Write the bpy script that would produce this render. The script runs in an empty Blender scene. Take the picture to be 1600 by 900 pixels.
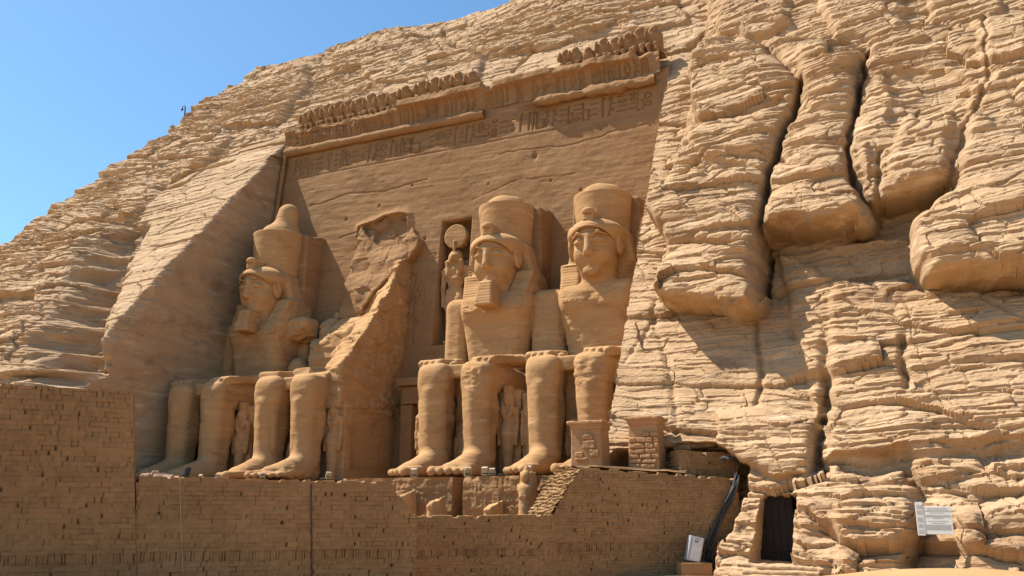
import bpy, math, random
import numpy as np

# ------------------------------------------------------------------ camera, sky, sun, exposure
S = bpy.context.scene
COL = S.collection
CAM = np.array([29.9, -50.3, -1.7]); YAW = math.radians(24.7); PIT = math.radians(14.34); FPX = 1355.0
cam = bpy.data.cameras.new("camera"); camo = bpy.data.objects.new("camera", cam); COL.objects.link(camo)
camo.location = CAM; camo.rotation_euler = (math.pi / 2 + PIT, 0, YAW)
cam.sensor_width = 36.0; cam.lens = FPX / 1600 * 36.0; cam.clip_start = 0.1; cam.clip_end = 3000
S.camera = camo
SUN_A, SUN_B = 0.17, 1.50                     # sun stands towards (-1, -SUN_A, SUN_B)
SV = np.array([-1.0, -SUN_A, SUN_B]); SV /= np.linalg.norm(SV)
w = bpy.data.worlds.new("World"); S.world = w; w.use_nodes = True
nt = w.node_tree; bg = nt.nodes["Background"]
sky = nt.nodes.new("ShaderNodeTexSky"); sky.sky_type = 'NISHITA'; sky.sun_disc = False
sky.sun_elevation = math.asin(SV[2]); sky.sun_rotation = math.atan2(SV[0], SV[1])
sky.altitude = 200; sky.air_density = 1.0; sky.dust_density = 0.6; sky.ozone_density = 1.6
tint = nt.nodes.new("ShaderNodeMix"); tint.data_type = 'RGBA'; tint.blend_type = 'MULTIPLY'; tint.inputs[0].default_value = 1.0
tint.inputs[7].default_value = (0.86, 1.18, 1.28, 1)
nt.links.new(sky.outputs[0], tint.inputs[6]); nt.links.new(tint.outputs[2], bg.inputs[0]); bg.inputs[1].default_value = 0.085
sl = bpy.data.lights.new("sun", 'SUN'); sl.energy = 5.0; sl.angle = math.radians(0.53); sl.color = (1.0, 0.94, 0.86)
so = bpy.data.objects.new("sun", sl); COL.objects.link(so)
from mathutils import Vector
so.rotation_euler = Vector(SV).to_track_quat('Z', 'Y').to_euler()
S.view_settings.view_transform = 'Standard'; S.view_settings.look = 'None'
S.view_settings.exposure = 0.85; S.view_settings.gamma = 1.0
S.cycles.max_bounces = 6; S.cycles.diffuse_bounces = 2

# ------------------------------------------------------------------ pixel helpers (1600x900 photo pixels)
_s, _c, _sp, _cp = math.sin(YAW), math.cos(YAW), math.sin(PIT), math.cos(PIT)
_R = np.array([_c, _s, 0]); _F = np.array([-_s * _cp, _c * _cp, _sp]); _U = np.cross(_R, _F)
def ray(u, v): return _F + _R * ((u - 800) / FPX) - _U * ((v - 450) / FPX)
def at(u, v, ax, val):
    d = ray(u, v); return CAM + d * ((val - CAM[ax]) / d[ax])
def at_plane(u, v, n, k):
    d = ray(u, v); n = np.array(n, float); return CAM + d * ((k - n @ CAM) / (n @ d))
def at_depth(u, v, z): return CAM + ray(u, v) * z
def pr(p):
    d = np.asarray(p) - CAM; z = d @ _F
    return np.stack([800 + FPX * (d @ _R) / z, 450 - FPX * (d @ _U) / z], -1)

# ------------------------------------------------------------------ numeric noise
_rng = np.random.RandomState(7)
_LAT = _rng.rand(64, 64, 64).astype(np.float32)
def vnoise(x, y, z):
    xi = np.floor(x); yi = np.floor(y); zi = np.floor(z)
    fx = (x - xi).astype(np.float32); fy = (y - yi).astype(np.float32); fz = (z - zi).astype(np.float32)
    fx = fx * fx * (3 - 2 * fx); fy = fy * fy * (3 - 2 * fy); fz = fz * fz * (3 - 2 * fz)
    x0 = xi.astype(np.int64) & 63; y0 = yi.astype(np.int64) & 63; z0 = zi.astype(np.int64) & 63
    x1 = (x0 + 1) & 63; y1 = (y0 + 1) & 63; z1 = (z0 + 1) & 63
    L = _LAT
    a = L[x0, y0, z0] * (1 - fx) + L[x1, y0, z0] * fx
    b = L[x0, y1, z0] * (1 - fx) + L[x1, y1, z0] * fx
    c = L[x0, y0, z1] * (1 - fx) + L[x1, y0, z1] * fx
    d = L[x0, y1, z1] * (1 - fx) + L[x1, y1, z1] * fx
    a = a * (1 - fy) + b * fy; c = c * (1 - fy) + d * fy
    return (a * (1 - fz) + c * fz) * 2 - 1
def fbm(x, y, z, oct=4, gain=0.5, lac=2.03):
    r = 0; a = 1.0; t = 0
    for i in range(oct):
        r = r + a * vnoise(x + 13.7 * i, y + 7.1 * i, z + 3.3 * i); t += a; a *= gain
        x = x * lac; y = y * lac; z = z * lac
    return r / t
def ridge(x, y, z, oct=4):
    r = 0; a = 1.0; t = 0
    for i in range(oct):
        r = r + a * (1 - np.abs(vnoise(x + 5.7 * i, y + 9.1 * i, z + 4.3 * i)) * 2); t += a; a *= 0.5
        x = x * 2.1; y = y * 2.1; z = z * 2.1
    return r / t
def h1(i, seed=0):
    i = np.asarray(i).astype(np.int64) * 374761393 + seed * 668265263
    i = (i ^ (i >> 13)) * 1274126177 & 0x7fffffff
    i = (i ^ (i >> 16)) & 0xffff
    return i.astype(np.float32) / 65535.0
def sstep(a, b, x):
    t = np.clip((x - a) / (b - a), 0, 1); return t * t * (3 - 2 * t)
def beds(s, z, mean, amp, seed, block, crack=0.5, soft=0.14, fade=None):
    """layered rock: horizontal beds of uneven thickness, each broken into blocks that stand out by their own amount"""
    rs = np.random.RandomState(seed)
    th = mean * np.exp(rs.randn(int(160 / mean) + 50) * 0.45)
    zb = np.cumsum(th) - 40.0
    b = np.clip(np.searchsorted(zb, z) - 1, 0, len(zb) - 2)
    t = (z - zb[b]) / (zb[b + 1] - zb[b])
    def val(b):
        L = block * (0.5 + 1.3 * h1(b, seed + 1))
        u = s / L + 50 * h1(b, seed + 2) + 0.35 * vnoise(s * 0.9 / L, z * 0.9, b * 3.7)
        c = np.floor(u); f = u - c
        off = h1(c * 131 + b * 7919, seed + 3) * 1.2 - 0.6
        nxt = h1((c + 1) * 131 + b * 7919, seed + 3) * 1.2 - 0.6
        wv = sstep(0.90, 1.0, f); off = off * (1 - wv) + nxt * wv
        lay = h1(b, seed + 5) * 2 - 1
        return off + 0.8 * lay, np.minimum(f, 1 - f) * L
    v0, e0 = val(b); v1, _ = val(b + 1)
    k = sstep(1 - soft, 1.0, t); v = v0 * (1 - k) + v1 * k
    hth = (zb[b + 1] - zb[b])
    g = np.exp(-(np.minimum(t, 1 - t) * hth / (0.07 * mean)) ** 2) * 0.5 + np.exp(-(e0 / (0.05 * mean)) ** 2) * 0.55
    return amp * (v - crack * g)
def plates(s, z, L, H, seed):
    """angular broken faces: every cell is a tilted facet with a crack round it"""
    u = s / L; w = z / H; iu = np.floor(u); iw = np.floor(w)
    F1 = np.full(u.shape, 9.0, np.float32); F2 = F1.copy(); ID = np.zeros(u.shape, np.int64); DU = np.zeros(u.shape, np.float32); DW = DU.copy()
    for a in (-1, 0, 1):
        for b in (-1, 0, 1):
            cu = iu + a; cw = iw + b; k = (cu * 7919 + cw * 104729).astype(np.int64) + seed * 17
            du = (u - cu - 0.1 - 0.8 * h1(k, 1)).astype(np.float32); dw = (w - cw - 0.1 - 0.8 * h1(k, 2)).astype(np.float32)
            d = np.maximum(np.abs(du) * .9, np.abs(dw)) * .6 + np.hypot(du, dw) * .5
            m = d < F1; F2 = np.where(m, F1, np.minimum(F2, d)); F1 = np.where(m, d, F1)
            ID = np.where(m, k, ID); DU = np.where(m, du, DU); DW = np.where(m, dw, DW)
    return (h1(ID, 3) - .5) * 1.3 + (h1(ID, 4) - .5) * 1.6 * DU + (h1(ID, 5) - .65) * 1.4 * DW - .35 * np.exp(-((F2 - F1) / .07) ** 2)
def ledges(s, z, freq, seed, run):
    """thin hard layers: each juts out at its foot and weathers back towards its top, broken along its length"""
    zz = z * freq; c = np.floor(zz); t = zz - c
    a = vnoise(s / run + 31 * h1(c, seed), c * 3.7, seed + 0 * z) * .9 + h1(c, seed + 1) * .9 - .1
    return np.clip(a, 0, 1.4) * (1 - t) ** .8
def poly_sdf(px, pz, poly):
    """signed distance (inside positive) of points to a polygon"""
    P = np.asarray(poly, float); n = len(P)
    d = np.full(px.shape, 1e9); ins = np.zeros(px.shape, bool)
    for i in range(n):
        ax, az = P[i]; bx, bz = P[(i + 1) % n]
        ex, ez = bx - ax, bz - az; wx, wz = px - ax, pz - az
        t = np.clip((wx * ex + wz * ez) / (ex * ex + ez * ez + 1e-12), 0, 1)
        d = np.minimum(d, np.hypot(wx - ex * t, wz - ez * t))
        c = ((az > pz) != (bz > pz)) & (px < ex * (pz - az) / (ez + 1e-12 * (ez == 0)) + ax)
        ins ^= c
    return np.where(ins, d, -d)
def line_d(px, pz, pts):
    d = np.full(px.shape, 1e9)
    for (ax, az), (bx, bz) in zip(pts[:-1], pts[1:]):
        ex, ez = bx - ax, bz - az; wx, wz = px - ax, pz - az
        t = np.clip((wx * ex + wz * ez) / (ex * ex + ez * ez + 1e-12), 0, 1)
        d = np.minimum(d, np.hypot(wx - ex * t, wz - ez * t))
    return d

# ------------------------------------------------------------------ mesh helpers
def mesh_from(name, V, Fq, mat, parent=None, smooth=False):
    V = np.asarray(V, np.float32).reshape(-1, 3); Fq = np.asarray(Fq, np.int32)
    m = bpy.data.meshes.new(name); k = Fq.shape[1]; nf = len(Fq)
    m.vertices.add(len(V)); m.vertices.foreach_set("co", V.ravel())
    m.loops.add(nf * k); m.loops.foreach_set("vertex_index", Fq.ravel())
    m.polygons.add(nf); m.polygons.foreach_set("loop_start", np.arange(0, nf * k, k, dtype=np.int32))
    try: m.polygons.foreach_set("loop_total", np.full(nf, k, np.int32))
    except Exception: pass
    m.polygons.foreach_set("use_smooth", np.full(nf, smooth, bool))
    m.update(calc_edges=True); m.validate()
    if mat: m.materials.append(mat)
    return link(name, m, parent)
def set_tone(o, t):
    a = o.data.attributes.new("tone", 'FLOAT', 'POINT'); a.data.foreach_set("value", np.asarray(t, np.float32).ravel()); return o
def link(name, m, parent=None):
    o = bpy.data.objects.new(name, m); COL.objects.link(o)
    if parent: o.parent = parent
    return o
def grid_faces(nr, nc, mask=None, flip=False):
    i = np.arange(nr - 1)[:, None] * nc + np.arange(nc - 1)[None, :]
    q = np.stack([i, i + 1, i + 1 + nc, i + nc], -1)
    if flip: q = q[..., ::-1]
    q = q.reshape(-1, 4)
    if mask is not None: q = q[mask.reshape(-1)]
    return q
class MB:
    """collects boxes, tubes, lathes and prisms into one mesh"""
    def __init__(s): s.V = []; s.F = []; s.n = 0
    def add(s, V, F):
        V = np.asarray(V, float).reshape(-1, 3)
        s.V.append(V); s.F += [tuple(int(i) + s.n for i in f) for f in F]; s.n += len(V); return s
    def box(s, c, size, rot=None, jit=0.0, taper=1.0):
        sx, sy, sz = np.array(size) / 2.0
        P = np.array([[x * (taper if z > 0 else 1), y * (taper if z > 0 else 1), z] for z in (-sz, sz) for y in (-sy, sy) for x in (-sx, sx)])
        if jit: P = P + np.random.RandomState(s.n + 11).uniform(-jit, jit, P.shape)
        if rot is not None: P = P @ np.array(rot).T
        return s.add(P + np.array(c), [(0, 2, 3, 1), (4, 5, 7, 6), (0, 1, 5, 4), (2, 6, 7, 3), (0, 4, 6, 2), (1, 3, 7, 5)])
    def tube(s, pts, r, n=8):
        pts = [np.array(p, float) for p in pts]; rs = r if hasattr(r, '__len__') else [r] * len(pts)
        V = []; up = np.array([0.13, 0.2, 1.0])
        for i, p in enumerate(pts):
            t = pts[min(i + 1, len(pts) - 1)] - pts[max(i - 1, 0)]; t = t / (np.linalg.norm(t) + 1e-9)
            a = np.cross(t, up); a = a / (np.linalg.norm(a) + 1e-9); b = np.cross(t, a)
            for k in range(n):
                an = 2 * math.pi * k / n; V.append(p + rs[i] * (math.cos(an) * a + math.sin(an) * b))
        F = []; m = len(pts)
        for i in range(m - 1):
            for k in range(n):
                k2 = (k + 1) % n; F.append((i * n + k, i * n + k2, (i + 1) * n + k2, (i + 1) * n + k))
        F.append(tuple(range(n))[::-1]); F.append(tuple((m - 1) * n + k for k in range(n)))
        return s.add(V, F)
    def lathe(s, prof, c=(0, 0, 0), n=20):
        V = [(c[0] + r * math.cos(2 * math.pi * k / n), c[1] + r * math.sin(2 * math.pi * k / n), c[2] + z) for r, z in prof for k in range(n)]
        F = [(i * n + k, i * n + (k + 1) % n, (i + 1) * n + (k + 1) % n, (i + 1) * n + k) for i in range(len(prof) - 1) for k in range(n)]
        F.append(tuple(range(n))[::-1]); F.append(tuple((len(prof) - 1) * n + k for k in range(n)))
        return s.add(V, F)
    def build(s, name, mat, parent=None, smooth=False, bevel=0):
        m = bpy.data.meshes.new(name)
        m.from_pydata([tuple(v) for v in np.concatenate(s.V)], [], s.F); m.update()
        if smooth:
            for p in m.polygons: p.use_smooth = True
        m.materials.append(mat)
        o = link(name, m, parent)
        if bevel:
            b = o.modifiers.new("bevel", 'BEVEL'); b.width = bevel; b.segments = 2; b.limit_method = 'ANGLE'
        return o
def tag(o, label=None, cat=None, group=None, kind=None):
    if label: o["label"] = label
    if cat: o["category"] = cat
    if group: o["group"] = group
    if kind: o["kind"] = kind
    return o
def thing(name, label, cat, loc=(0, 0, 0), rz=0.0, group=None):
    o = bpy.data.objects.new(name, None); COL.objects.link(o); o.location = loc; o.rotation_euler = (0, 0, rz)
    o.empty_display_size = 0.3
    return tag(o, label, cat, group)
def copy_tree(o, parent=None):
    c = o.copy(); COL.objects.link(c); c.parent = parent
    for ch in o.children: copy_tree(ch, c)
    return c

# ------------------------------------------------------------------ implicit (voxel) modelling
class Vox:
    """distance field on a regular lattice, meshed with surface nets"""
    def __init__(s, lo, hi, h):
        s.lo = np.array(lo, float); s.h = h
        s.n = np.ceil((np.array(hi) - s.lo) / h).astype(int) + 1
        s.ax = [(s.lo[i] + h * np.arange(s.n[i])).astype(np.float32) for i in range(3)]
        s.f = np.full(s.n, 5.0, np.float32)
    def _blk(s, lo, hi, m):
        a = np.clip(((np.array(lo) - m - s.lo) / s.h).astype(int), 0, s.n); b = np.clip(((np.array(hi) + m - s.lo) / s.h).astype(int) + 2, 0, s.n)
        sl = tuple(slice(a[i], b[i]) for i in range(3))
        X = s.ax[0][sl[0]][:, None, None]; Y = s.ax[1][sl[1]][None, :, None]; Z = s.ax[2][sl[2]][None, None, :]
        return sl, X, Y, Z
    def shift(s, dy):
        s.lo[1] -= dy; s.ax[1] = s.ax[1] - np.float32(dy)
    def op(s, sl, d, k, mode):
        f = s.f[sl]
        if d.size == 0: return
        if mode == 'add':
            hh = np.clip(k - np.abs(f - d), 0, None) / k; s.f[sl] = np.minimum(f, d) - hh * hh * k * 0.25
        elif mode == 'cut':
            d = -d; hh = np.clip(k - np.abs(f - d), 0, None) / k; s.f[sl] = np.maximum(f, d) + hh * hh * k * 0.25
    def cap(s, a, b, ra, rb=None, k=0.3, mode='add', sq=(1, 1, 1)):
        a = np.array(a, float); b = np.array(b, float); rb = ra if rb is None else rb; R = max(ra, rb) * max(1, max(sq))
        sl, X, Y, Z = s._blk(np.minimum(a, b) - R, np.maximum(a, b) + R, k + 0.3)
        ba = b - a; L2 = (ba * ba).sum() + 1e-9
        t = np.clip(((X - a[0]) * ba[0] + (Y - a[1]) * ba[1] + (Z - a[2]) * ba[2]) / L2, 0, 1)
        d = np.sqrt(((X - a[0] - ba[0] * t) / sq[0]) ** 2 + ((Y - a[1] - ba[1] * t) / sq[1]) ** 2 + ((Z - a[2] - ba[2] * t) / sq[2]) ** 2) - (ra + (rb - ra) * t)
        s.op(sl, d.astype(np.float32), k, mode); return s
    def ell(s, c, r, k=0.3, mode='add'):
        c = np.array(c, float); r = np.array(r, float)
        sl, X, Y, Z = s._blk(c - r, c + r, k + 0.3)
        q = np.sqrt(((X - c[0]) / r[0]) ** 2 + ((Y - c[1]) / r[1]) ** 2 + ((Z - c[2]) / r[2]) ** 2)
        s.op(sl, ((q - 1) * r.min()).astype(np.float32), k, mode); return s
    def box(s, lo, hi, rad=0.15, k=0.2, mode='add', shear=None, taper=None):
        """shear=(axis, by, slope, ref): coordinate[axis] shifts by slope*(coordinate[by]-ref); taper=(axis, by, slope, ref): half size shrinks"""
        lo = np.array(lo, float); hi = np.array(hi, float); ext = 0.0
        if shear and not isinstance(shear, list): shear = [shear]
        for h_ in shear or (): ext = max(ext, abs(h_[2]) * max(abs(lo[h_[1]] - h_[3]), abs(hi[h_[1]] - h_[3])))
        sl, X, Y, Z = s._blk(lo - ext, hi + ext, k + 0.3)
        P = [X, Y, Z]; c = (lo + hi) / 2; hs = list((hi - lo) / 2)
        for h_ in shear or (): P[h_[0]] = P[h_[0]] - h_[2] * ([X, Y, Z][h_[1]] - h_[3])
        if taper: hs[taper[0]] = hs[taper[0]] - taper[2] * ([X, Y, Z][taper[1]] - taper[3])
        q = [np.abs(P[i] - c[i]) - hs[i] + rad for i in range(3)]
        d = np.sqrt(np.maximum(q[0], 0) ** 2 + np.maximum(q[1], 0) ** 2 + np.maximum(q[2], 0) ** 2) + np.minimum(np.maximum(np.maximum(q[0], q[1]), q[2]), 0) - rad
        s.op(sl, d.astype(np.float32), k, mode); return s
    def plane_cut(s, n, p, k=0.1, wob=None):
        n = np.array(n, float); n /= np.linalg.norm(n); sl, X, Y, Z = s._blk(s.lo, s.lo + s.n * s.h, 0)
        d = (X - p[0]) * n[0] + (Y - p[1]) * n[1] + (Z - p[2]) * n[2]
        if wob is not None: d = d + wob(X, Y, Z)
        s.op(sl, (-d).astype(np.float32), k, 'cut'); return s
    def mesh(s):
        f = s.f; f[0] = f[-1] = 1; f[:, 0] = f[:, -1] = 1; f[:, :, 0] = f[:, :, -1] = 1
        n = s.n; ins = f < 0
        cnt = np.zeros(n - 1, np.int8)
        for dx in (0, 1):
            for dy in (0, 1):
                for dz in (0, 1): cnt += ins[dx:n[0] - 1 + dx, dy:n[1] - 1 + dy, dz:n[2] - 1 + dz]
        C = np.argwhere((cnt > 0) & (cnt < 8)); idx = np.full(n - 1, -1, np.int32); idx[tuple(C.T)] = np.arange(len(C))
        acc = np.zeros((len(C), 3)); num = np.zeros(len(C))
        for axis in range(3):
            o = [a for a in range(3) if a != axis]
            for i in (0, 1):
                for j in (0, 1):
                    off = np.zeros(3, int); off[o[0]] = i; off[o[1]] = j
                    a = C + off; b = a.copy(); b[:, axis] += 1
                    fa = f[tuple(a.T)]; fb = f[tuple(b.T)]; m = (fa < 0) != (fb < 0)
                    t = np.where(m, fa / (fa - fb + 1e-12), 0)
                    p = off[None, :].repeat(len(C), 0).astype(float); p[:, axis] = t
                    acc[m] += p[m]; num[m] += 1
        V = s.lo + (C + acc / num[:, None]) * s.h
        Q = []
        for axis in range(3):
            o = [(axis + 1) % 3, (axis + 2) % 3]
            sa = [slice(1, n[k] - 1) for k in range(3)]; sb = list(sa); sa[axis] = slice(0, n[axis] - 1); sb[axis] = slice(1, n[axis])
            A = ins[tuple(sa)]; B = ins[tuple(sb)]
            for flip, M in ((False, A & ~B), (True, ~A & B)):
                E = np.argwhere(M)
                if not len(E): continue
                E = E.copy(); E[:, o[0]] += 1; E[:, o[1]] += 1
                q = []
                for i, j in ((-1, -1), (0, -1), (0, 0), (-1, 0)):
                    c = E.copy(); c[:, o[0]] += i; c[:, o[1]] += j; q.append(idx[tuple(c.T)])
                q = np.stack(q, 1); Q.append(q[:, ::-1] if flip else q)
        return V, np.concatenate(Q)
def vnormals(V, Q):
    n = np.cross(V[Q[:, 2]] - V[Q[:, 0]], V[Q[:, 3]] - V[Q[:, 1]]); N = np.zeros_like(V)
    for i in range(4): np.add.at(N, Q[:, i], n)
    return N / (np.linalg.norm(N, axis=1, keepdims=True) + 1e-12)
def weather(V, Q, amt=1.0, seed=0.0):
    """thin horizontal erosion lines and soft pitting, along the normals; seed = where in the rock it was cut"""
    N = vnormals(V, Q); x, y, z = V[:, 0] + seed, V[:, 1], V[:, 2]
    zz = z + 0.12 * vnoise(x * 0.25, y * 0.25, z * 0.2)
    d = 0.006 * vnoise(x * 0.25, y * 0.25, zz * 5.0) + 0.006 * vnoise(x * 0.5, y * 0.5, zz * 17.0) + 0.055 * fbm(x * 0.55, y * 0.55, z * 0.8, 4) + 0.022 * fbm(x * 2.1, y * 2.1, z * 4.0, 3)
    d = d - 0.014 * np.clip(vnoise(x * 0.35, y * 0.35, zz * 2.3) - 0.45, 0, 1) * 2
    q = np.abs(vnoise(x * 0.33 + 2, y * 0.33, z * 0.42 + seed)); d = d - 0.05 * np.exp(-(q / 0.045) ** 2) * sstep(-0.1, 0.3, vnoise(x * 0.2, y * 0.2 + 7, z * 0.25))
    rp = sstep(0.28, 0.5, vnoise(x * 0.4 + 9, y * 0.4, z * 0.55 + seed)); d = d + rp * (0.10 * fbm(x * 2.4, y * 2.4, z * 4.5, 3) - 0.03)
    return V + N * (d * amt)[:, None]

# ------------------------------------------------------------------ materials
def rock_mat(name, c1, c2, c3, sz=1.0, strata=0.5, rough=0.95, bump=0.35, fine=1.0, lines=3.0, tone=False, stain=0.25, chisel=0.0):
    m = bpy.data.materials.new(name); m.use_nodes = True; t = m.node_tree; N = t.nodes; L = t.links
    b = N["Principled BSDF"]; b.inputs["Roughness"].default_value = rough
    b.inputs["Specular IOR Level"].default_value = 0.12
    g = N.new("ShaderNodeNewGeometry")
    def noise(scale, det, ro=0.55, mp=(1, 1, 1)):
        v = N.new("ShaderNodeVectorMath"); v.operation = 'MULTIPLY'; v.inputs[1].default_value = mp; L.new(g.outputs["Position"], v.inputs[0])
        n = N.new("ShaderNodeTexNoise"); n.inputs["Scale"].default_value = scale; n.inputs["Detail"].default_value = det; n.inputs["Roughness"].default_value = ro
        L.new(v.outputs[0], n.inputs["Vector"]); return n.outputs["Fac"]
    def ramp(f, lo, hi):
        r = N.new("ShaderNodeMapRange"); r.inputs[1].default_value = lo; r.inputs[2].default_value = hi; L.new(f, r.inputs[0]); return r.outputs[0]
    def mix(f, a, c, mode='MIX'):
        x = N.new("ShaderNodeMix"); x.data_type = 'RGBA'; x.blend_type = mode
        if isinstance(f, float): x.inputs[0].default_value = f
        else: L.new(f, x.inputs[0])
        for s_, v in ((6, a), (7, c)):
            if isinstance(v, tuple): x.inputs[s_].default_value = v + (1,)
            else: L.new(v, x.inputs[s_])
        return x.outputs[2]
    big = ramp(noise(0.16 * sz, 5), 0.36, 0.64)
    bands = ramp(noise(0.5 * sz, 6, 0.65, (0.22, 0.22, lines)), 0.34, 0.66)
    mid = ramp(noise(1.3 * sz, 8, 0.65), 0.38, 0.66)
    c = mix(big, c1, c2)
    mb = N.new("ShaderNodeMath"); mb.operation = 'MULTIPLY'; mb.inputs[1].default_value = strata; L.new(bands, mb.inputs[0])
    c = mix(mb.outputs[0], c, c3)
    mm = N.new("ShaderNodeMath"); mm.operation = 'MULTIPLY'; mm.inputs[1].default_value = 0.45; L.new(mid, mm.inputs[0])
    c = mix(mm.outputs[0], c, c1)
    st = ramp(noise(0.42 * sz, 9, 0.68, (0.8, 0.8, 1.5)), 0.53, 0.66)
    ms = N.new("ShaderNodeMath"); ms.operation = 'MULTIPLY'; ms.inputs[1].default_value = stain; L.new(st, ms.inputs[0])
    c = mix(ms.outputs[0], c, tuple(q * k for q, k in zip(c2, (0.62, 0.60, 0.66))))
    sc = ramp(noise(0.7 * sz, 9, 0.7, (0.5, 0.5, 2.5)), 0.56, 0.68)
    mq = N.new("ShaderNodeMath"); mq.operation = 'MULTIPLY'; mq.inputs[1].default_value = stain * 1.3; L.new(sc, mq.inputs[0])
    c = mix(mq.outputs[0], c, tuple(min(1, q * k) for q, k in zip(c3, (1.16, 1.20, 1.30))))
    gr = ramp(noise(14.0 * fine, 3, 0.7), 0.2, 0.85)
    v = N.new("ShaderNodeMapRange"); v.inputs[3].default_value = 0.84; v.inputs[4].default_value = 1.14; L.new(gr, v.inputs[0])
    hv = N.new("ShaderNodeHueSaturation"); L.new(c, hv.inputs["Color"]); L.new(v.outputs[0], hv.inputs["Value"])
    if tone:
        at_ = N.new("ShaderNodeAttribute"); at_.attribute_name = "tone"; h2 = N.new("ShaderNodeHueSaturation")
        L.new(hv.outputs[0], h2.inputs["Color"]); L.new(at_.outputs["Fac"], h2.inputs["Value"]); L.new(h2.outputs[0], b.inputs["Base Color"])
    else: L.new(hv.outputs[0], b.inputs["Base Color"])
    bp = N.new("ShaderNodeBump"); bp.inputs["Strength"].default_value = bump; bp.inputs["Distance"].default_value = 0.06
    ad = N.new("ShaderNodeMath"); ad.operation = 'ADD'
    L.new(noise(6.0 * fine, 6, 0.7, (1, 1, 2.2)), ad.inputs[0]); L.new(noise(2.2, 5, 0.65, (0.5, 0.5, 5.0)), ad.inputs[1])
    hgt = ad.outputs[0]
    if chisel:
        mpn = N.new("ShaderNodeMapping"); mpn.inputs["Rotation"].default_value = (0, math.radians(48), 0); mpn.inputs["Scale"].default_value = (7.0, 2.0, 1.0); L.new(g.outputs["Position"], mpn.inputs["Vector"])
        cn = N.new("ShaderNodeTexNoise"); cn.inputs["Scale"].default_value = 1.6; cn.inputs["Detail"].default_value = 3; L.new(mpn.outputs[0], cn.inputs["Vector"])
        cm = N.new("ShaderNodeMath"); cm.operation = 'MULTIPLY_ADD'; cm.inputs[1].default_value = chisel; L.new(cn.outputs["Fac"], cm.inputs[0]); L.new(hgt, cm.inputs[2]); hgt = cm.outputs[0]
    L.new(hgt, bp.inputs["Height"]); L.new(bp.outputs[0], b.inputs["Normal"])
    return m
def flat_mat(name, col, rough=0.6, metal=0.0, var=0.12, scale=6.0):
    m = bpy.data.materials.new(name); m.use_nodes = True; t = m.node_tree; N = t.nodes; L = t.links
    b = N["Principled BSDF"]; b.inputs["Roughness"].default_value = rough; b.inputs["Metallic"].default_value = metal
    n = N.new("ShaderNodeTexNoise"); n.inputs["Scale"].default_value = scale; n.inputs["Detail"].default_value = 6
    tc = N.new("ShaderNodeNewGeometry"); L.new(tc.outputs["Position"], n.inputs["Vector"])
    r = N.new("ShaderNodeMapRange"); r.inputs[1].default_value = 0.3; r.inputs[2].default_value = 0.7; r.inputs[3].default_value = 1 - var; r.inputs[4].default_value = 1 + var
    L.new(n.outputs["Fac"], r.inputs[0])
    h = N.new("ShaderNodeHueSaturation"); h.inputs["Color"].default_value = col + (1,); L.new(r.outputs[0], h.inputs["Value"]); L.new(h.outputs[0], b.inputs["Base Color"])
    return m
M = {}
M['cliff'] = rock_mat("cliff_sandstone", (0.437, 0.283, 0.155), (0.355, 0.215, 0.108), (0.544, 0.372, 0.218), 1.0, 0.7, bump=0.9, stain=0.6)
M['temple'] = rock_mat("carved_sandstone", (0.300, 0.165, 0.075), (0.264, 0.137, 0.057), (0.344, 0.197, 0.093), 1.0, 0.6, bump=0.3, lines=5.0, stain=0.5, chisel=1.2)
M['statue'] = rock_mat("statue_sandstone", (0.420, 0.241, 0.108), (0.373, 0.201, 0.083), (0.490, 0.295, 0.138), 1.3, 0.6, bump=0.25, lines=6.0, stain=0.5)
M['brick'] = rock_mat("mud_brick", (0.285, 0.167, 0.076), (0.245, 0.140, 0.060), (0.330, 0.199, 0.095), 2.5, 0.4, bump=0.5, fine=2.0, tone=True)
M['mortar'] = rock_mat("pier_plaster", (0.400, 0.223, 0.108), (0.360, 0.190, 0.088), (0.440, 0.257, 0.128), 2.0, 0.3, bump=0.2, fine=2.0)
M['sand'] = rock_mat("desert_sand", (0.441, 0.259, 0.118), (0.389, 0.224, 0.101), (0.473, 0.289, 0.139), 2.0, 0.2, bump=0.25, fine=2.0)
# ------------------------------------------------------------------ natural cliff
XL, XR = -16.6, 16.6                      # jambs of the carved recess
ZT = 28.3                                 # head of the recess
def fac_y(z): return 1.2 + 0.11 * z       # leaning temple front
def nat_y(x, z):                          # natural slope the temple is cut into
    yl = -18.0 + 0.80 * z; yr = -11.7 + 0.585 * z
    k = sstep(-14.0, 17.0, x); lo = yl * (1 - k) + yr * k
    k2 = sstep(28.0, 34.0, z); y = lo * (1 - k2 * 0) 
    return y + np.where(x > XR, -0.12 * np.clip(x - XR, 0, 6) - 0.25 * np.clip(x - XR - 6, 0, 6) - 0.12 * np.clip(x - XR - 12, 0, 40), 0.0)
def on_slope(u, v, off=0.0):
    """pixel -> (x, z) on the natural slope (a few fixed-point steps)"""
    p = at(u, v, 1, -5.0)
    for _ in range(25):
        y = nat_y(np.array(p[0]), np.array(p[2])) + off
        q = at(u, v, 1, float(y)); p = p * 0.5 + q * 0.5
    return p
sky_px = [(-60, 420), (0, 372), (60, 340), (110, 302), (170, 268), (215, 228), (240, 205), (280, 166), (330, 128), (400, 98), (500, 72), (600, 40), (740, 8), (800, -12)]
SK = np.array([on_slope(u, v) for u, v in sky_px])
xs = np.concatenate([np.arange(-75, -40, 0.30), np.arange(-40, XL - 0.05, 0.10), np.linspace(XL, XR, 416), np.arange(XR + 0.045, 37.5, 0.045), np.arange(37.6, 75, 0.5)])
zs = np.concatenate([np.arange(-7, 30, 0.048), np.arange(30, 44, 0.075), np.arange(44, 74, 0.15)])
iL = int(np.argmin(abs(xs - XL))); iR = int(np.argmin(abs(xs - XR)))
X, Sz = np.meshgrid(xs, zs)
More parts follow.
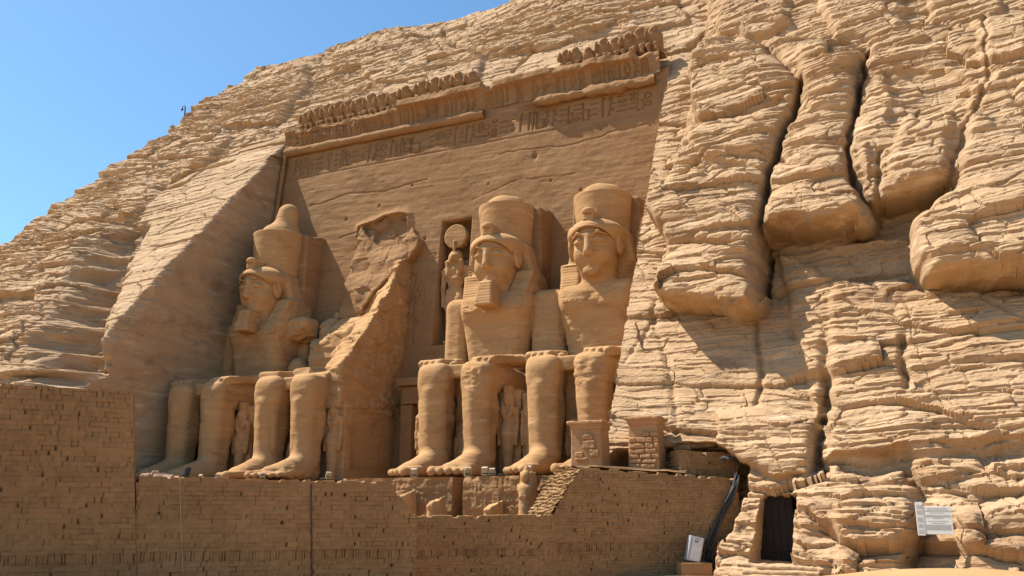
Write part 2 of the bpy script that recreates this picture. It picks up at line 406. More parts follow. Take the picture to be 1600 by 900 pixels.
o_ = np.argsort(SK[:, 0])
zc = np.interp(xs, SK[o_, 0], SK[o_, 2], left=None, right=None)
zc = np.where(xs < SK[o_[0], 0], SK[o_[0], 2] + (xs - SK[o_[0], 0]) * 0.35, zc)
zc = np.where(xs > SK[:, 0].max(), SK[:, 2].max() + (xs - SK[:, 0].max()) * 0.5, zc)
zc = np.clip(zc, 3, 70)
zc = np.convolve(np.pad(zc, 8, mode='edge'), np.ones(17) / 17, 'valid') 
KC = 0.7
Zc = zc[None, :]
Z = Zc - KC * np.log1p(np.exp(np.clip((Zc - Sz) / KC, -40, 40)))
Z = np.where(Zc - Sz > 12, Sz, Z)
Y = nat_y(X, Z) + (Sz - Z) * 1.8
# ---- big shapes (metres towards the viewer), outlines from measured points on the slope
D = np.zeros_like(X)
def feat(pts, depth, rnd, wob=0.4, off=-1.5, add=False, p=2.0):
    P = [on_slope(u, v, off)[[0, 2]] for u, v in pts]; P = np.array(P)
    x0, x1 = P[:, 0].min() - 3, P[:, 0].max() + 3; j0, j1 = np.searchsorted(xs, [x0, x1])
    r0, r1 = np.searchsorted(zs, [P[:, 1].min() - 3, P[:, 1].max() + 3])
    sx, sz = X[r0:r1, j0:j1], Z[r0:r1, j0:j1]
    wx = sx + wob * fbm(sx * 0.7, sz * 0.9, 1.3 + 0 * sx, 3); wz = sz + wob * fbm(sx * 0.7, sz * 0.9, 9.3 + 0 * sx, 3)
    d = poly_sdf(wx, wz, P)
    t = np.clip(d / rnd, 0, 1); prof = (1 - (1 - t) ** p) ** (1 / p)
    B_ = D[r0:r1, j0:j1]; D[r0:r1, j0:j1] = np.where(d > 0, np.maximum(B_, depth * prof) if depth > 0 and not add else B_ + depth * prof, B_)
def crack(pts, depth, wid, wob=0.15, off=-1.5):
    P = np.array([on_slope(u, v, off)[[0, 2]] for u, v in pts])
    x0, x1 = P[:, 0].min() - 2, P[:, 0].max() + 2; j0, j1 = np.searchsorted(xs, [x0, x1])
    r0, r1 = np.searchsorted(zs, [P[:, 1].min() - 2, P[:, 1].max() + 2])
    sx, sz = X[r0:r1, j0:j1], Z[r0:r1, j0:j1]
    wx = sx + wob * fbm(sx * 1.2, sz * 1.2, 4.3 + 0 * sx, 4); wz = sz + wob * fbm(sx * 1.2, sz * 1.2, 6.3 + 0 * sx, 4)
    D[r0:r1, j0:j1] -= depth * np.exp(-(line_d(wx, wz, P) / wid) ** 2)
# right-hand rock: three hanging noses over a flatter wall
feat([(1110, -60), (1700, -60), (1700, 330), (1480, 300), (1375, 310), (1340, 295), (1196, 345), (1050, 380), (1030, 330), (1075, 210), (1090, 90)], 1.6, 2.0, 0.5)
feat([(1075, 120), (1120, 66), (1190, 70), (1345, 72), (1535, 40), (1720, 30), (1720, 300), (1500, 296), (1480, 302), (1375, 317), (1366, 345), (1320, 359), (1203, 371), (1196, 400), (1187, 472), (1150, 493), (1125, 482), (1100, 475), (1022, 469), (1030, 430), (1052, 400), (1035, 372), (1018, 340), (1030, 300), (1062, 255), (1092, 190)], 2.6, 0.6, 0.5, p=2.4)
feat([(1500, 200), (1720, 190), (1720, 432), (1440, 431), (1422, 390), (1425, 345), (1484, 305)], 3.1, 0.7, 0.5, p=2.4)
feat([(1200, 262), (1322, 245), (1350, 290), (1364, 345), (1320, 358), (1203, 370), (1200, 330)], 2.95, 0.5, 0.4)
feat([(1040, 385), (1110, 372), (1192, 380), (1186, 470), (1150, 492), (1125, 481), (1100, 474), (1024, 468)], 2.95, 0.45, 0.4)
feat([(1118, 440), (1188, 445), (1184, 480), (1150, 496), (1124, 484)], 3.3, 0.4, 0.3)
feat([(1335, 238), (1366, 240), (1370, 290), (1352, 300), (1336, 275)], 3.0, 0.5)
feat([(1075, 120), (1120, 66), (1190, 80), (1256, 148), (1236, 205), (1209, 270), (1197, 340), (1190, 440), (1184, 480), (1100, 476), (1022, 469), (1052, 400), (1018, 340), (1062, 255)], 1.0, 2.2, 0.3, add=True)
feat([(1190, 75), (1350, 85), (1338, 190), (1325, 245), (1336, 285), (1362, 345), (1320, 359), (1203, 371), (1198, 340), (1210, 270), (1238, 205), (1258, 148)], 1.0, 2.0, 0.3, add=True)
feat([(1360, 60), (1534, 40), (1740, 30), (1740, 432), (1440, 431), (1425, 345), (1482, 302), (1375, 317), (1340, 285), (1328, 240), (1340, 190)], 0.9, 2.0, 0.3, add=True)
# ledges that break across the noses
feat([(1100, 188), (1170, 196), (1238, 172), (1228, 225), (1205, 275), (1120, 262), (1088, 245)], 0.45, 0.4, 0.4, add=True, p=1.4)
feat([(1030, 300), (1110, 285), (1200, 290), (1196, 372), (1100, 380), (1052, 395), (1022, 345)], 0.4, 0.35, 0.4, add=True, p=1.4)
feat([(1205, 262), (1265, 250), (1322, 246), (1352, 300), (1320, 330), (1210, 320)], -0.35, 0.35, 0.4)
feat([(1250, 100), (1345, 95), (1340, 180), (1262, 190)], 0.4, 0.4, 0.4, add=True, p=1.4)
feat([(1380, 130), (1470, 120), (1530, 150), (1500, 215), (1390, 220)], -0.4, 0.5, 0.5)
feat([(1420, 200), (1490, 190), (1484, 290), (1400, 300), (1385, 260)], 0.45, 0.4, 0.4, add=True, p=1.4)
feat([(1510, 60), (1600, 50), (1610, 130), (1545, 160)], 0.5, 0.5, 0.4, add=True, p=1.4)
feat([(1130, -40), (1230, -30), (1240, 40), (1180, 60), (1120, 50)], 0.7, 0.4, 0.5, -1.5, add=True, p=1.4)
feat([(1270, -30), (1410, -30), (1420, 45), (1300, 60)], 0.6, 0.5, 0.5, -1.5, add=True, p=1.4)
feat([(1440, -20), (1560, -30), (1570, 30), (1450, 40)], 0.5, 0.4, 0.5, -1.5, add=True, p=1.4)
# broken ledges on the left hill and over the temple
feat([(250, 240), (330, 195), (370, 215), (320, 260), (250, 290)], 0.6, 0.35, 0.5, 0, add=True, p=1.3)
feat([(300, 170), (380, 130), (420, 150), (380, 195), (310, 215)], 0.55, 0.35, 0.5, 0, add=True, p=1.3)
feat([(180, 290), (260, 250), (245, 320), (190, 350)], 0.5, 0.35, 0.5, 0, add=True, p=1.3)
feat([(60, 350), (150, 310), (180, 330), (120, 375), (60, 390)], 0.6, 0.4, 0.5, 0, add=True, p=1.3)
feat([(520, 75), (610, 48), (670, 60), (600, 100), (520, 115)], 0.6, 0.35, 0.5, 0, add=True, p=1.3)
feat([(780, 40), (900, 10), (960, 40), (860, 75), (780, 90)], 0.55, 0.35, 0.5, 0, add=True, p=1.3)
feat([(930, 0), (1040, -30), (1080, 30), (980, 50)], 0.5, 0.35, 0.5, 0, add=True, p=1.3)
crack([(440, 140), (400, 190), (350, 215)], 0.6, 0.18, 0.3, 0)
crack([(640, 60), (600, 120), (560, 150)], 0.5, 0.15, 0.3, 0)
crack([(860, 20), (830, 80), (800, 110)], 0.45, 0.14, 0.3, 0)
crack([(330, 140), (270, 230)], 0.45, 0.16, 0.3, 0)
crack([(110, 320), (60, 440)], 0.5, 0.2, 0.3, 0)
feat([(0, 590), (30, 430), (100, 370), (120, 450), (80, 600)], 0.9, 1.6, 0.6, 0, add=True)
crack([(1257, 148), (1237, 205), (1209, 270), (1197, 340), (1193, 400)], 1.5, 0.13, 0.25)
crack([(1195, 380), (1190, 440), (1184, 480)], 1.2, 0.12, 0.2)
crack([(1357, 88), (1338, 190), (1325, 245), (1334, 285), (1365, 330)], 1.2, 0.12, 0.25)
crack([(1535, 40), (1538, 150), (1495, 250), (1482, 300)], 0.35, 0.10, 0.25)
crack([(1376, 250), (1374, 318)], 0.5, 0.1, 0.2)
crack([(1075, 200), (1190, 195), (1240, 165)], 0.35, 0.15)
crack([(1050, 300), (1120, 255), (1200, 262)], 0.4, 0.16)
crack([(1200, 250), (1330, 240)], 0.25, 0.12)
# lower right ledges and blocks
feat([(955, 706), (1045, 698), (1130, 690), (1172, 704), (1160, 760), (1132, 830), (1112, 878), (1104, 960), (880, 960), (900, 760)], -3.0, 1.0, 0.2, -0.5, p=1.6)
feat([(1105, 640), (1180, 625), (1268, 640), (1270, 738), (1205, 738), (1160, 715), (1115, 700)], 0.7, 0.5)
feat([(1240, 745), (1290, 735), (1420, 745), (1440, 790), (1430, 900), (1260, 930), (1225, 850)], 1.3, 1.1, 0.6)
feat([(1430, 700), (1600, 690), (1700, 720), (1700, 940), (1420, 940), (1440, 850)], 1.0, 1.5, 0.7)
feat([(1300, 780), (1430, 800), (1440, 930), (1290, 930)], 1.9, 0.7, 0.6)
feat([(1500, 800), (1600, 780), (1720, 780), (1720, 960), (1480, 960)], 2.0, 0.8, 0.7)
feat([(1210, 380), (1290, 420), (1420, 440), (1420, 520), (1300, 530), (1270, 640), (1250, 560), (1225, 480)], 0.55, 0.5, 0.4)
feat([(1290, 420), (1720, 440), (1720, 700), (1290, 720), (1285, 560)], 0.9, 0.6, 0.3)
crack([(1283, 520), (1285, 640)], 0.35, 0.18)
crack([(1276, 640), (1270, 735)], 0.9, 0.16)
crack([(1170, 490), (1180, 575), (1172, 620)], 0.35, 0.12)
crack([(1005, 480), (1030, 560), (1045, 650), (1040, 700)], 0.2, 0.14)
crack([(960, 560), (1000, 500), (1012, 460)], 0.12, 0.12)
crack([(1410, 520), (1415, 600)], 0.5, 0.14)
# left hill: straight-cut slab beside the recess, boulders left of it
feat([(470, 215), (112, 602), (128, 594), (160, 510), (190, 430), (208, 378), (238, 330), (262, 300), (330, 262), (400, 225)], 0.9, 0.25, 0.3, 0)
feat([(-60, 420), (60, 385), (190, 350), (206, 368), (165, 440), (135, 530), (100, 592), (-60, 592)], 2.2, 1.0, 1.0, 0, p=2.5)
feat([(10, 500), (70, 470), (130, 500), (120, 580), (60, 600), (10, 590)], 3.3, 0.9, 0.9, 0, p=2.5)
feat([(120, 400), (185, 378), (165, 450), (125, 540), (85, 500)], 3.0, 0.9, 0.8, 0, p=2.5)
feat([(-60, 560), (40, 555), (110, 590), (150, 620), (-60, 640)], 2.6, 1.0, 0.5, 0)
crack([(265, 302), (300, 290), (330, 268), (372, 256)], 0.7, 0.22, 0.3, 0)
crack([(488, 112), (468, 150), (436, 192)], 0.9, 0.3, 0.2, 0)
crack([(225, 368), (190, 430), (155, 520), (125, 598)], 1.7, 0.75, 0.4, 0)
crack([(692, 45), (678, 90)], 0.7, 0.25, 0.2, 0)
feat([(560, 100), (690, 60), (760, 90), (750, 130), (600, 150)], 0.6, 0.5, 0.4, 0)
feat([(400, 130), (480, 100), (490, 130), (440, 190), (380, 200)], 0.7, 0.5, 0.4, 0)
feat([(690, 60), (1000, -20), (1040, 10), (900, 60), (770, 90)], 0.5, 0.4, 0.4, 0)
# door recess: cut back under the ledge
DREC = [(1166, 882), (1186, 768), (1243, 770), (1226, 882)]
feat(DREC, -4.5, 0.05, 0.05, -1.0)
DOOR = on_slope(1212, 868, -1.0)
def soft3(a):
    b = a.copy(); b[1:-1] = .25 * a[:-2] + .5 * a[1:-1] + .25 * a[2:]; c = b.copy(); c[:, 1:-1] = .25 * b[:, :-2] + .5 * b[:, 1:-1] + .25 * b[:, 2:]; return c
D = soft3(soft3(D))
# ---- amplitude masks
SLAB = poly_sdf(X[:, :iL + 1], Z[:, :iL + 1], np.array([on_slope(u, v)[[0, 2]] for u, v in [(480, 205), (105, 610), (128, 594), (165, 500), (208, 378), (238, 330), (262, 300), (330, 262), (410, 225)]]))
rough = np.ones_like(X)
rough[:, :iL + 1] *= 1 - 0.66 * sstep(-0.3, 0.6, SLAB)
rough *= 1 + 0.15 * (X < -17)
rough *= 1 + 0.55 * sstep(1.5, -1.5, Z) * (X > 18)
rough *= 1 - 0.45 * sstep(1.6, 0.4, X - XR) * (X > XR) * sstep(30, 26, Z)
rough *= 1 - 0.45 * sstep(26.5, 24.5, X) * (X > XR) * sstep(9.5, 7.5, Z) * sstep(1.0, 2.5, Z)
rough *= 1 - 0.5 * sstep(3, 0, np.abs(X - 2) - 15) * sstep(36.5, 34, Z) * (Z > 27)
# ---- layered detail
Sd = X + 0.6 * Y
zz = Z + 0.35 * fbm(X * 0.06, Y * 0.06, Z * 0.1, 3) + 0.05 * X * np.sin(X * 0.07)
zx = zz + 0.25 * vnoise(X * 0.12, Z * 0.12, 3.1 + 0 * X) 
cross = 0.11 * fbm(X * 0.3, Y * 0.3, Z * 0.4, 3)
Dd = beds(Sd, zz, 1.9, 0.16, 3, 5.0, 0.2)
Dd += (0.24 + 0.10 * (X > XR)) * plates(Sd + .3 * fbm(X, Y, Z, 2), zx + 0.06 * X, 4.6, 1.7, 5) + 0.115 * plates(Sd + .1 * fbm(2 * X, 2 * Y, 2 * Z, 2), zx - 0.05 * X + cross, 1.5, 0.5, 9)
lm = 0.35 + 1.25 * sstep(-0.35, 0.35, fbm(X * 0.16, Y * 0.16, Z * 0.2 + 3, 3))
Dd += 0.18 * ledges(Sd, zz + 0.04 * X, 0.8, 41, 7.0) + lm * (0.115 * ledges(Sd, zx + cross - 0.03 * X, 2.0, 43, 4.0) + 0.065 * ledges(Sd, zx + cross * .7 + 0.05 * X, 4.6, 47, 2.5))
Dd += vnoise(X * 0.5, Y * 0.5, (zz + 0.03 * X) * 9.0) * 0.028
Dd += 0.36 * fbm(X * 0.22, Y * 0.22, Z * 0.3, 5) + 0.05 * fbm(X * 2.6, Y * 2.6, Z * 5.0, 3) - 0.2
for xq, z0, z1 in ((19.6, -3, 9), (22.9, 0, 16), (26.2, -2, 26), (29.9, 3, 30), (32.6, -2, 34), (-21.5, 8, 30), (-26, 10, 34)):
    Dd -= 0.035 * sstep(-.3, .3, vnoise(X * .5, Z * .35, 4 + 0 * X)) * np.exp(-((X - xq - .03 * vnoise(X * 0 + xq, Z * .8, 0 * X)) / .045) ** 2) * (Z > z0) * (Z < z1)
for zq, x0, x1 in ((1.9, 17, 40), (7.1, 19, 40), (12.4, 17, 40), (18.2, 17, 40)):
    Dd -= 0.025 * np.exp(-((Z - zq) / .045) ** 2) * (X > x0) * (X < x1)
vj = np.abs(vnoise(Sd * 0.33 + 0.25 * fbm(X * .5, Z * .5, 2 + 0 * X, 3), Z * 0.06, 5.5 + 0 * X))
Dd -= 0.06 * np.exp(-(vj / 0.016) ** 2)
Dd *= rough
N_ = np.stack([np.zeros_like(X), np.full_like(X, -0.80), np.full_like(X, 0.60)], -1)
up = sstep(-1.0, 2.0, Sz - Zc)[..., None]
N_ = N_ * (1 - up) + np.array([0, -0.1, 0.99]) * up
off = D * 1.0
P = np.stack([X, Y - off, Z], -1) + N_ * Dd[..., None]
# head of the recess: the wall behind the row of baboons
hm = (X > XL - 0.2) & (X < XR + 0.2) & (Z > 26.5)
wallb = 5.55 + 0.11 * (Z - 28) + 0.25 * fbm(X * 0.5, Z * 0.5, 7 + 0 * X, 4)
topb = 31.55 + 0.35 * fbm(X * 0.35, 0 * X, 2 + 0 * X, 4)
gap = sstep(0.0, 1.0, np.abs(X - 4.6) - 3.0)                    # rock fallen away in the middle of the row
cutk = sstep(0.15, -0.15, Z - topb) * hm * sstep(-16.3, -15.5, X) * sstep(16.5, 15.7, X)
Yb = np.maximum(P[..., 1], wallb - (1 - gap) * 0.9)
P[..., 1] = P[..., 1] * (1 - cutk) + Yb * cutk
P[..., 1] = np.where((Z < 27.2) & hm, np.maximum(P[..., 1], 5.0), P[..., 1])
# fade jitter of the recess edges so that they read as cut lines
r_hole = int(np.searchsorted(zs, 28.2))
mask = np.ones((len(zs) - 1, len(xs) - 1), bool); mask[:r_hole, iL:iR] = False
V = [P.reshape(-1, 3)]; Fq = [grid_faces(len(zs), len(xs), mask)]; nV = P.shape[0] * P.shape[1]
def jamb(ci, sgn):
    global nV
    r = r_hole + 1; e = P[:r, ci]; back = fac_y(zs[:r]) + 0.6; m = 110
    t = np.linspace(0, 1, m)[None, :, None]
    G = e[:, None, :] * (1 - t) + np.stack([np.full(r, xs[ci]), np.maximum(back, e[:, 1] + 0.02), e[:, 2]], -1)[:, None, :] * t
    yy, zz_ = G[..., 1], G[..., 2]
    d = 0.10 * fbm(yy * 0.5, zz_ * 0.9, 3 + 0 * yy, 4) + 0.03 * vnoise(yy * 0.3, zz_ * 6, 1 + 0 * yy) + 0.05 * ridge(yy * 0.25, zz_ * 0.5, 8 + 0 * yy, 3)
    G[..., 0] += sgn * d * np.minimum(1, 6 * t[..., 0])
    f = grid_faces(r, m, flip=sgn < 0) + nV
    V.append(G.reshape(-1, 3)); Fq.append(f); nV += r * m
jamb(iL, 1); jamb(iR, -1)
cliff = mesh_from("cliff", np.concatenate(V), np.concatenate(Fq), M['cliff'])
tag(cliff, "layered tan sandstone cliff with hanging rock noses around the temple front", None, None, "structure")
# ------------------------------------------------------------------ ground
gx = np.concatenate([np.linspace(-400, -45, 30), np.arange(-44, 50, 0.35), np.linspace(51, 400, 30)])
gy = np.concatenate([np.linspace(-400, -61, 30), np.arange(-60, 0, 0.35), np.linspace(1, 400, 24)])
GX, GY = np.meshgrid(gx, gy)
def ground_z(x, y):
    z = -4.28 - 0.55 * sstep(20.5, 16.5, x) + 0.10 * fbm(x * 0.15, y * 0.15, 0.5 + 0 * x, 3) + 0.03 * fbm(x * 1.2, y * 1.2, 4.5 + 0 * x, 3)
    z = z + 0.98 * np.exp(-(((x - 31.0) / 6.0) ** 2 + ((y + 22.0) / 3.2) ** 2))
    return z
g = mesh_from("ground", np.stack([GX, GY, ground_z(GX, GY)], -1), grid_faces(len(gy), len(gx)), M['sand'], smooth=True)
tag(g, "pale trodden sand in front of the cliff foot", None, None, "structure")
# ------------------------------------------------------------------ carved temple front
def glyph_row(Hm, gx, gz, x0, x1, z0, z1, depth, seed, cart=False, wear=0.0):
    """cut a row of picture-writing into a height map (towards +y) on the lattice gx, gz"""
    rs = random.Random(seed); x = x0
    H = z1 - z0; zm = (z0 + z1) / 2
    def put(d, sl, wgt):
        lw = 0.05
        Hm[sl] = np.maximum(Hm[sl], depth * wgt * sstep(lw + 0.035, lw - 0.025, d))
    while x < x1 - 0.3:
        cw = rs.choice([0.34, 0.5, 0.66, 0.9]) * H / 1.7
        j0, j1 = np.searchsorted(gx, [x - 0.1, x + cw + 0.1]); r0, r1 = np.searchsorted(gz, [z0 - 0.1, z1 + 0.1])
        sl = (slice(r0, r1), slice(j0, j1))
        if j1 - j0 > 2:
            U, W = np.meshgrid(gx[j0:j1] - x - cw / 2, gz[r0:r1] - zm)
            wgt = rs.uniform(0.75, 1.1) if rs.random() > wear else rs.uniform(0.1, 0.4)
            h2 = H / 2 * 0.88; c2 = cw / 2 * 0.8
            def seg(ax, az, bx, bz):
                ex, ez = bx - ax, bz - az; t = np.clip(((U - ax) * ex + (W - az) * ez) / (ex * ex + ez * ez + 1e-9), 0, 1)
                return np.hypot(U - ax - ex * t, W - az - ez * t)
            def ring(ax, az, rx, rz):
                q = np.hypot((U - ax) / rx, (W - az) / rz); return np.abs(q - 1) * min(rx, rz)
            def disc(ax, az, rx, rz):
                q = np.hypot((U - ax) / rx, (W - az) / rz); return (q - 1) * min(rx, rz)
            k = rs.choice(['reed', 'sun', 'wave', 'bird', 'box', 'seat', 'eye', 'staff', 'pair', 'stack', 'stack', 'man']) if not cart else rs.choice(['cart', 'cart', 'man', 'staff', 'cobra', 'pair'])
            if k == 'reed': put(seg(0, -h2, 0, h2 * .3), sl, wgt); put(ring(0, h2 * .55, c2 * .5, h2 * .4), sl, wgt)
            elif k == 'sun': put(ring(0, h2 * .4, min(c2, h2 * .45), h2 * .45), sl, wgt); put(disc(0, h2 * .4, .08, .08), sl, wgt); put(seg(-c2, -h2 * .6, c2, -h2 * .6), sl, wgt)
            elif k == 'wave':
                for q in (-.6, -.1, .4):
                    put(np.abs(W - q * H / 2 - .07 * np.abs(((U * 4) % 2) - 1)) + 9 * (np.abs(U) > c2), sl, wgt)
            elif k == 'bird': put(ring(0, 0, c2 * .9, h2 * .38), sl, wgt); put(disc(-c2 * .7, h2 * .55, .12, .14), sl, wgt); put(seg(-c2 * .6, h2 * .5, -c2 * .4, .1), sl, wgt); put(seg(0, -h2 * .3, .05, -h2), sl, wgt); put(seg(-.1, -h2, .3, -h2), sl, wgt)
            elif k == 'box': put(np.abs(np.maximum(np.abs(U) - c2, np.abs(W) - h2 * .7)), sl, wgt); put(seg(0, -h2 * .3, c2, -h2 * .3), sl, wgt)
            elif k == 'seat': put(seg(-c2, -h2, -c2, h2 * .8), sl, wgt); put(seg(-c2, 0, c2, 0), sl, wgt); put(seg(c2, 0, c2, -h2), sl, wgt); put(seg(-c2, -h2, c2, -h2), sl, wgt)
            elif k == 'eye': put(ring(0, h2 * .3, c2, h2 * .3), sl, wgt); put(ring(0, -h2 * .5, c2, h2 * .22), sl, wgt)
            elif k in ('staff', 'pair'):
                for q in ((-.25, .25) if k == 'pair' else (0,)):
                    put(seg(q * cw, -h2, q * cw, h2), sl, wgt); put(seg(q * cw, h2, q * cw + .16, h2 * .75), sl, wgt)
            elif k == 'stack':
                for q in (-.75, -.25, .25, .75):
                    put(seg(-c2 * rs.random(), q * h2, c2, q * h2), sl, wgt) if rs.random() < .6 else put(ring(0, q * h2, c2 * .6, h2 * .17), sl, wgt)
            elif k == 'man': put(disc(0, h2 * .75, .12, .15), sl, wgt); put(seg(0, h2 * .6, -.05, -.1), sl, wgt); put(seg(0, h2 * .3, c2, h2 * .1), sl, wgt); put(seg(-.05, -.1, c2 * .6, -h2 * .5), sl, wgt); put(seg(-.05, -.1, -c2 * .5, -h2), sl, wgt)
            elif k == 'cobra': put(seg(-c2, -h2, 0, -h2), sl, wgt); put(ring(0, 0, c2 * .6, h2 * .7), sl, wgt); put(seg(0, -h2, .0, -h2 * .5), sl, wgt)
            elif k == 'cart': put(np.abs(np.hypot(np.maximum(np.abs(U) * 1.0 - c2 * .35, 0), np.maximum(np.abs(W) - h2 * .62, 0)) - c2 * .42), sl, wgt); put(ring(0, h2 * .3, c2 * .25, h2 * .14), sl, wgt); put(seg(0, -h2 * .5, 0, 0), sl, wgt); put(seg(-c2, -h2, c2, -h2), sl, wgt)
        x += cw + 0.02
temple = thing("rock_cut_temple_front", "leaning carved temple front with writing bands, cornice and rows of small baboons above the colossi", "temple", (0, 4.2, 0))
temple_off = np.array([0, 4.2, 0])
NX0, NX1, NZ0, NZ1 = -0.45, 1.95, 9.6, 19.1           # niche above the entrance
fx = np.arange(XL - 0.3, XR + 0.31, 0.062); fz = np.arange(-4.4, 28.35, 0.062)
FX, FZ = np.meshgrid(fx, fz)
Hm = np.zeros_like(FX)
glyph_row(Hm, fx, fz, -15.6, 15.9, 25.35, 27.15, 0.17, 5, wear=0.04)
for zl in (25.1, 27.3): Hm = np.maximum(Hm, 0.05 * sstep(0.09, 0.03, np.abs(FZ - zl)) * (np.abs(FX) < 15.9))
glyph_row(Hm, fx, fz, -4.6, -0.7, 15.9, 16.9, 0.06, 8, wear=0.1)
for q in range(4): glyph_row(Hm, fx, fz, -1.75, -0.75, 14.6 - 1.15 * q, 15.6 - 1.15 * q, 0.06, 20 + q)
for q in range(5): glyph_row(Hm, fx, fz, 2.1, 2.9, 15.6 - 1.15 * q, 16.6 - 1.15 * q, 0.06, 30 + q)
# king offering beside the niche: incised outline
def incise(pts, lw=0.05, dep=0.09):
    global Hm
    Hm = np.maximum(Hm, dep * sstep(lw + 0.04, lw - 0.02, line_d(FX, FZ, np.array(pts))))
incise([(-3.2, 9.8), (-3.3, 12.4), (-3.6, 12.9), (-3.2, 13.6), (-3.3, 14.6), (-2.9, 15.3), (-2.4, 15.0), (-2.5, 14.2), (-2.7, 13.8), (-2.3, 13.3), (-2.4, 12.2), (-2.2, 9.8)])
incise([(-3.2, 13.5), (-2.2, 13.0), (-1.9, 13.7), (-2.2, 13.9)]); incise([(-2.5, 13.6), (-1.9, 14.4)]); incise([(-3.0, 12.3), (-1.9, 11.4), (-2.1, 11.2), (-2.7, 11.8)])
zz_f = FZ + 0.5 * vnoise(FX * 0.08, FZ * 0.05, 2 + 0 * FX) + 0.02 * FX
dd = 0.10 * fbm(FX * 0.12, FZ * 0.2, 4 + 0 * FX, 4) + 0.008 * vnoise(FX * 0.15, zz_f * 3.0, 6 + 0 * FX) + 0.008 * vnoise(FX * 0.4, zz_f * 7.0, 8 + 0 * FX) + 0.03 * fbm(FX * 1.6, zz_f * 2.8, 1 + 0 * FX, 5)
for (hx, hz, hr) in ((-9.3, 20.6, .16), (-6.3, 21.3, .14), (-3.4, 22.6, .12), (6.9, 23.2, .25), (3.2, 21.6, .10), (10.5, 19.9, .13), (-11.4, 18.8, .12), (-1.9, 17.9, .14), (8.2, 21.0, .1)):
    dd += 0.2 * np.exp(-((FX - hx) ** 2 + ((FZ - hz) * 0.8) ** 2) / (hr * hr * .45))
for pts, dp in (([(-13, 22.3), (-9.5, 22.75), (-6, 22.5), (-2, 22.9)], .06), ([(-9.7, 19.0), (-5.2, 20.0), (-3.0, 19.9)], .07), ([(4, 24.0), (9, 23.6), (15.5, 24.2)], .05), ([(2, 20.6), (6.0, 21.5), (10, 21.2)], .03)):
    dd += dp * np.exp(-(line_d(FX + .25 * fbm(FX, FZ, 3 + 0 * FX, 3), FZ + .25 * fbm(FX, FZ, 5 + 0 * FX, 3), np.array(pts)) / .06) ** 2)
FY = fac_y(FZ) + Hm + dd
# panel broken out behind the fallen colossus (its back pillar snapped off)
pan = poly_sdf(FX + .25 * fbm(FX * .9, FZ * .9, 2 + 0 * FX, 4), FZ + .25 * fbm(FX * .9, FZ * .9, 7 + 0 * FX, 4), np.array([(-7.9, 19.6), (-5.5, 20.3), (-3.7, 20.2), (-3.3, 18.2), (-4.5, 16.9), (-7.4, 17.0), (-8.0, 18.0)]))
FY += (0.22 + 0.28 * plates(FX, FZ, 1.1, .8, 4)) * sstep(-0.02, 0.12, pan) * sstep(16.8, 19.8, FZ) - 0.22 * np.exp(-(np.minimum(pan, 0) / .35) ** 2) * (pan < 0) * sstep(18.6, 19.6, FZ)
lean = sstep(NZ0 + 0.1, NZ0 - 0.5, FZ)
nin = np.minimum(np.minimum(FX - NX0 - 0.015 * (NZ1 - FZ) * -1, NX1 - FX), NZ1 - FZ); nin = np.minimum(nin, FZ - NZ0)
FY += 1.75 * sstep(-0.03, 0.05, nin)
din = np.minimum(np.minimum(FX + 0.85, 2.35 - FX), 5.2 - FZ)
FY += 4.0 * sstep(-0.03, 0.05, din)
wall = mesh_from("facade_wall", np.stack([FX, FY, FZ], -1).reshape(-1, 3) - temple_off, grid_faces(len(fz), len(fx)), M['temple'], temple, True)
# door frame of the entrance
mb = MB(); mb.box((-1.35, 0.95, 2.4), (0.9, 1.1, 5.6)); mb.box((2.85, 0.95, 2.4), (0.9, 1.1, 5.6)); mb.box((0.75, 0.95, 5.85), (5.0, 1.2, 1.2)); mb.box((0.75, 0.75, 6.75), (5.4, 1.5, 0.55))
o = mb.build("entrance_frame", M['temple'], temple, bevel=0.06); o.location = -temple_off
# round moulding along the head and down the left edge
def torus_bar(name, pts, r0, dmg, seed):
    pts = np.array(pts, float); n = int(np.linalg.norm(pts[1] - pts[0]) / 0.10); m = 18
    t = np.linspace(0, 1, n); C = pts[0] + (pts[1] - pts[0]) * t[:, None]
    ax = (pts[1] - pts[0]) / np.linalg.norm(pts[1] - pts[0]); a = np.cross(ax, [0, 1, 0]); b = np.cross(ax, a)
    an = np.linspace(0, 2 * math.pi, m, endpoint=False)
    rr = r0 * (1 - dmg(C) )[:, None] * np.ones(m)[None, :]
    Pp = C[:, None, :] + (np.cos(an)[None, :, None] * a + np.sin(an)[None, :, None] * b) * rr[..., None]
    q = Pp + seed; Pp = Pp + (np.cos(an)[None, :, None] * a + np.sin(an)[None, :, None] * b) * ((0.10 if seed != 5 else 0.3) * fbm(q[..., 0] * 1.1, q[..., 1] * 1.1, q[..., 2] * 1.6, 5))[..., None]
    F = [((i * m + k), (i * m + (k + 1) % m), ((i + 1) * m + (k + 1) % m), ((i + 1) * m + k)) for i in range(n - 1) for k in range(m)]
    return mesh_from(name, Pp.reshape(-1, 3) - temple_off, F, M['temple'], temple, True)
torus_bar("torus_moulding", [(-16.3, 4.05, 27.65), (2.6, 4.05, 27.55)], 0.36, lambda C: 0.10 * (vnoise(C[:, 0] * .5, 0 * C[:, 0], 0 * C[:, 0]) > .55), 0)
torus_bar("torus_moulding", [(6.0, 3.9, 27.5), (16.0, 3.9, 27.4)], 0.50, lambda C: 0.24 + 0.34 * fbm(C[:, 0] * .9, 3 + 0 * C[:, 0], 0 * C[:, 0], 4) + 0.5 * sstep(7.2, 6.0, C[:, 0]), 5)
torus_bar("torus_moulding", [(-16.2, 3.9, 27.4), (-16.35, 1.2, 1.0)], 0.20, lambda C: 0.1 + 0 * C[:, 0], 9)
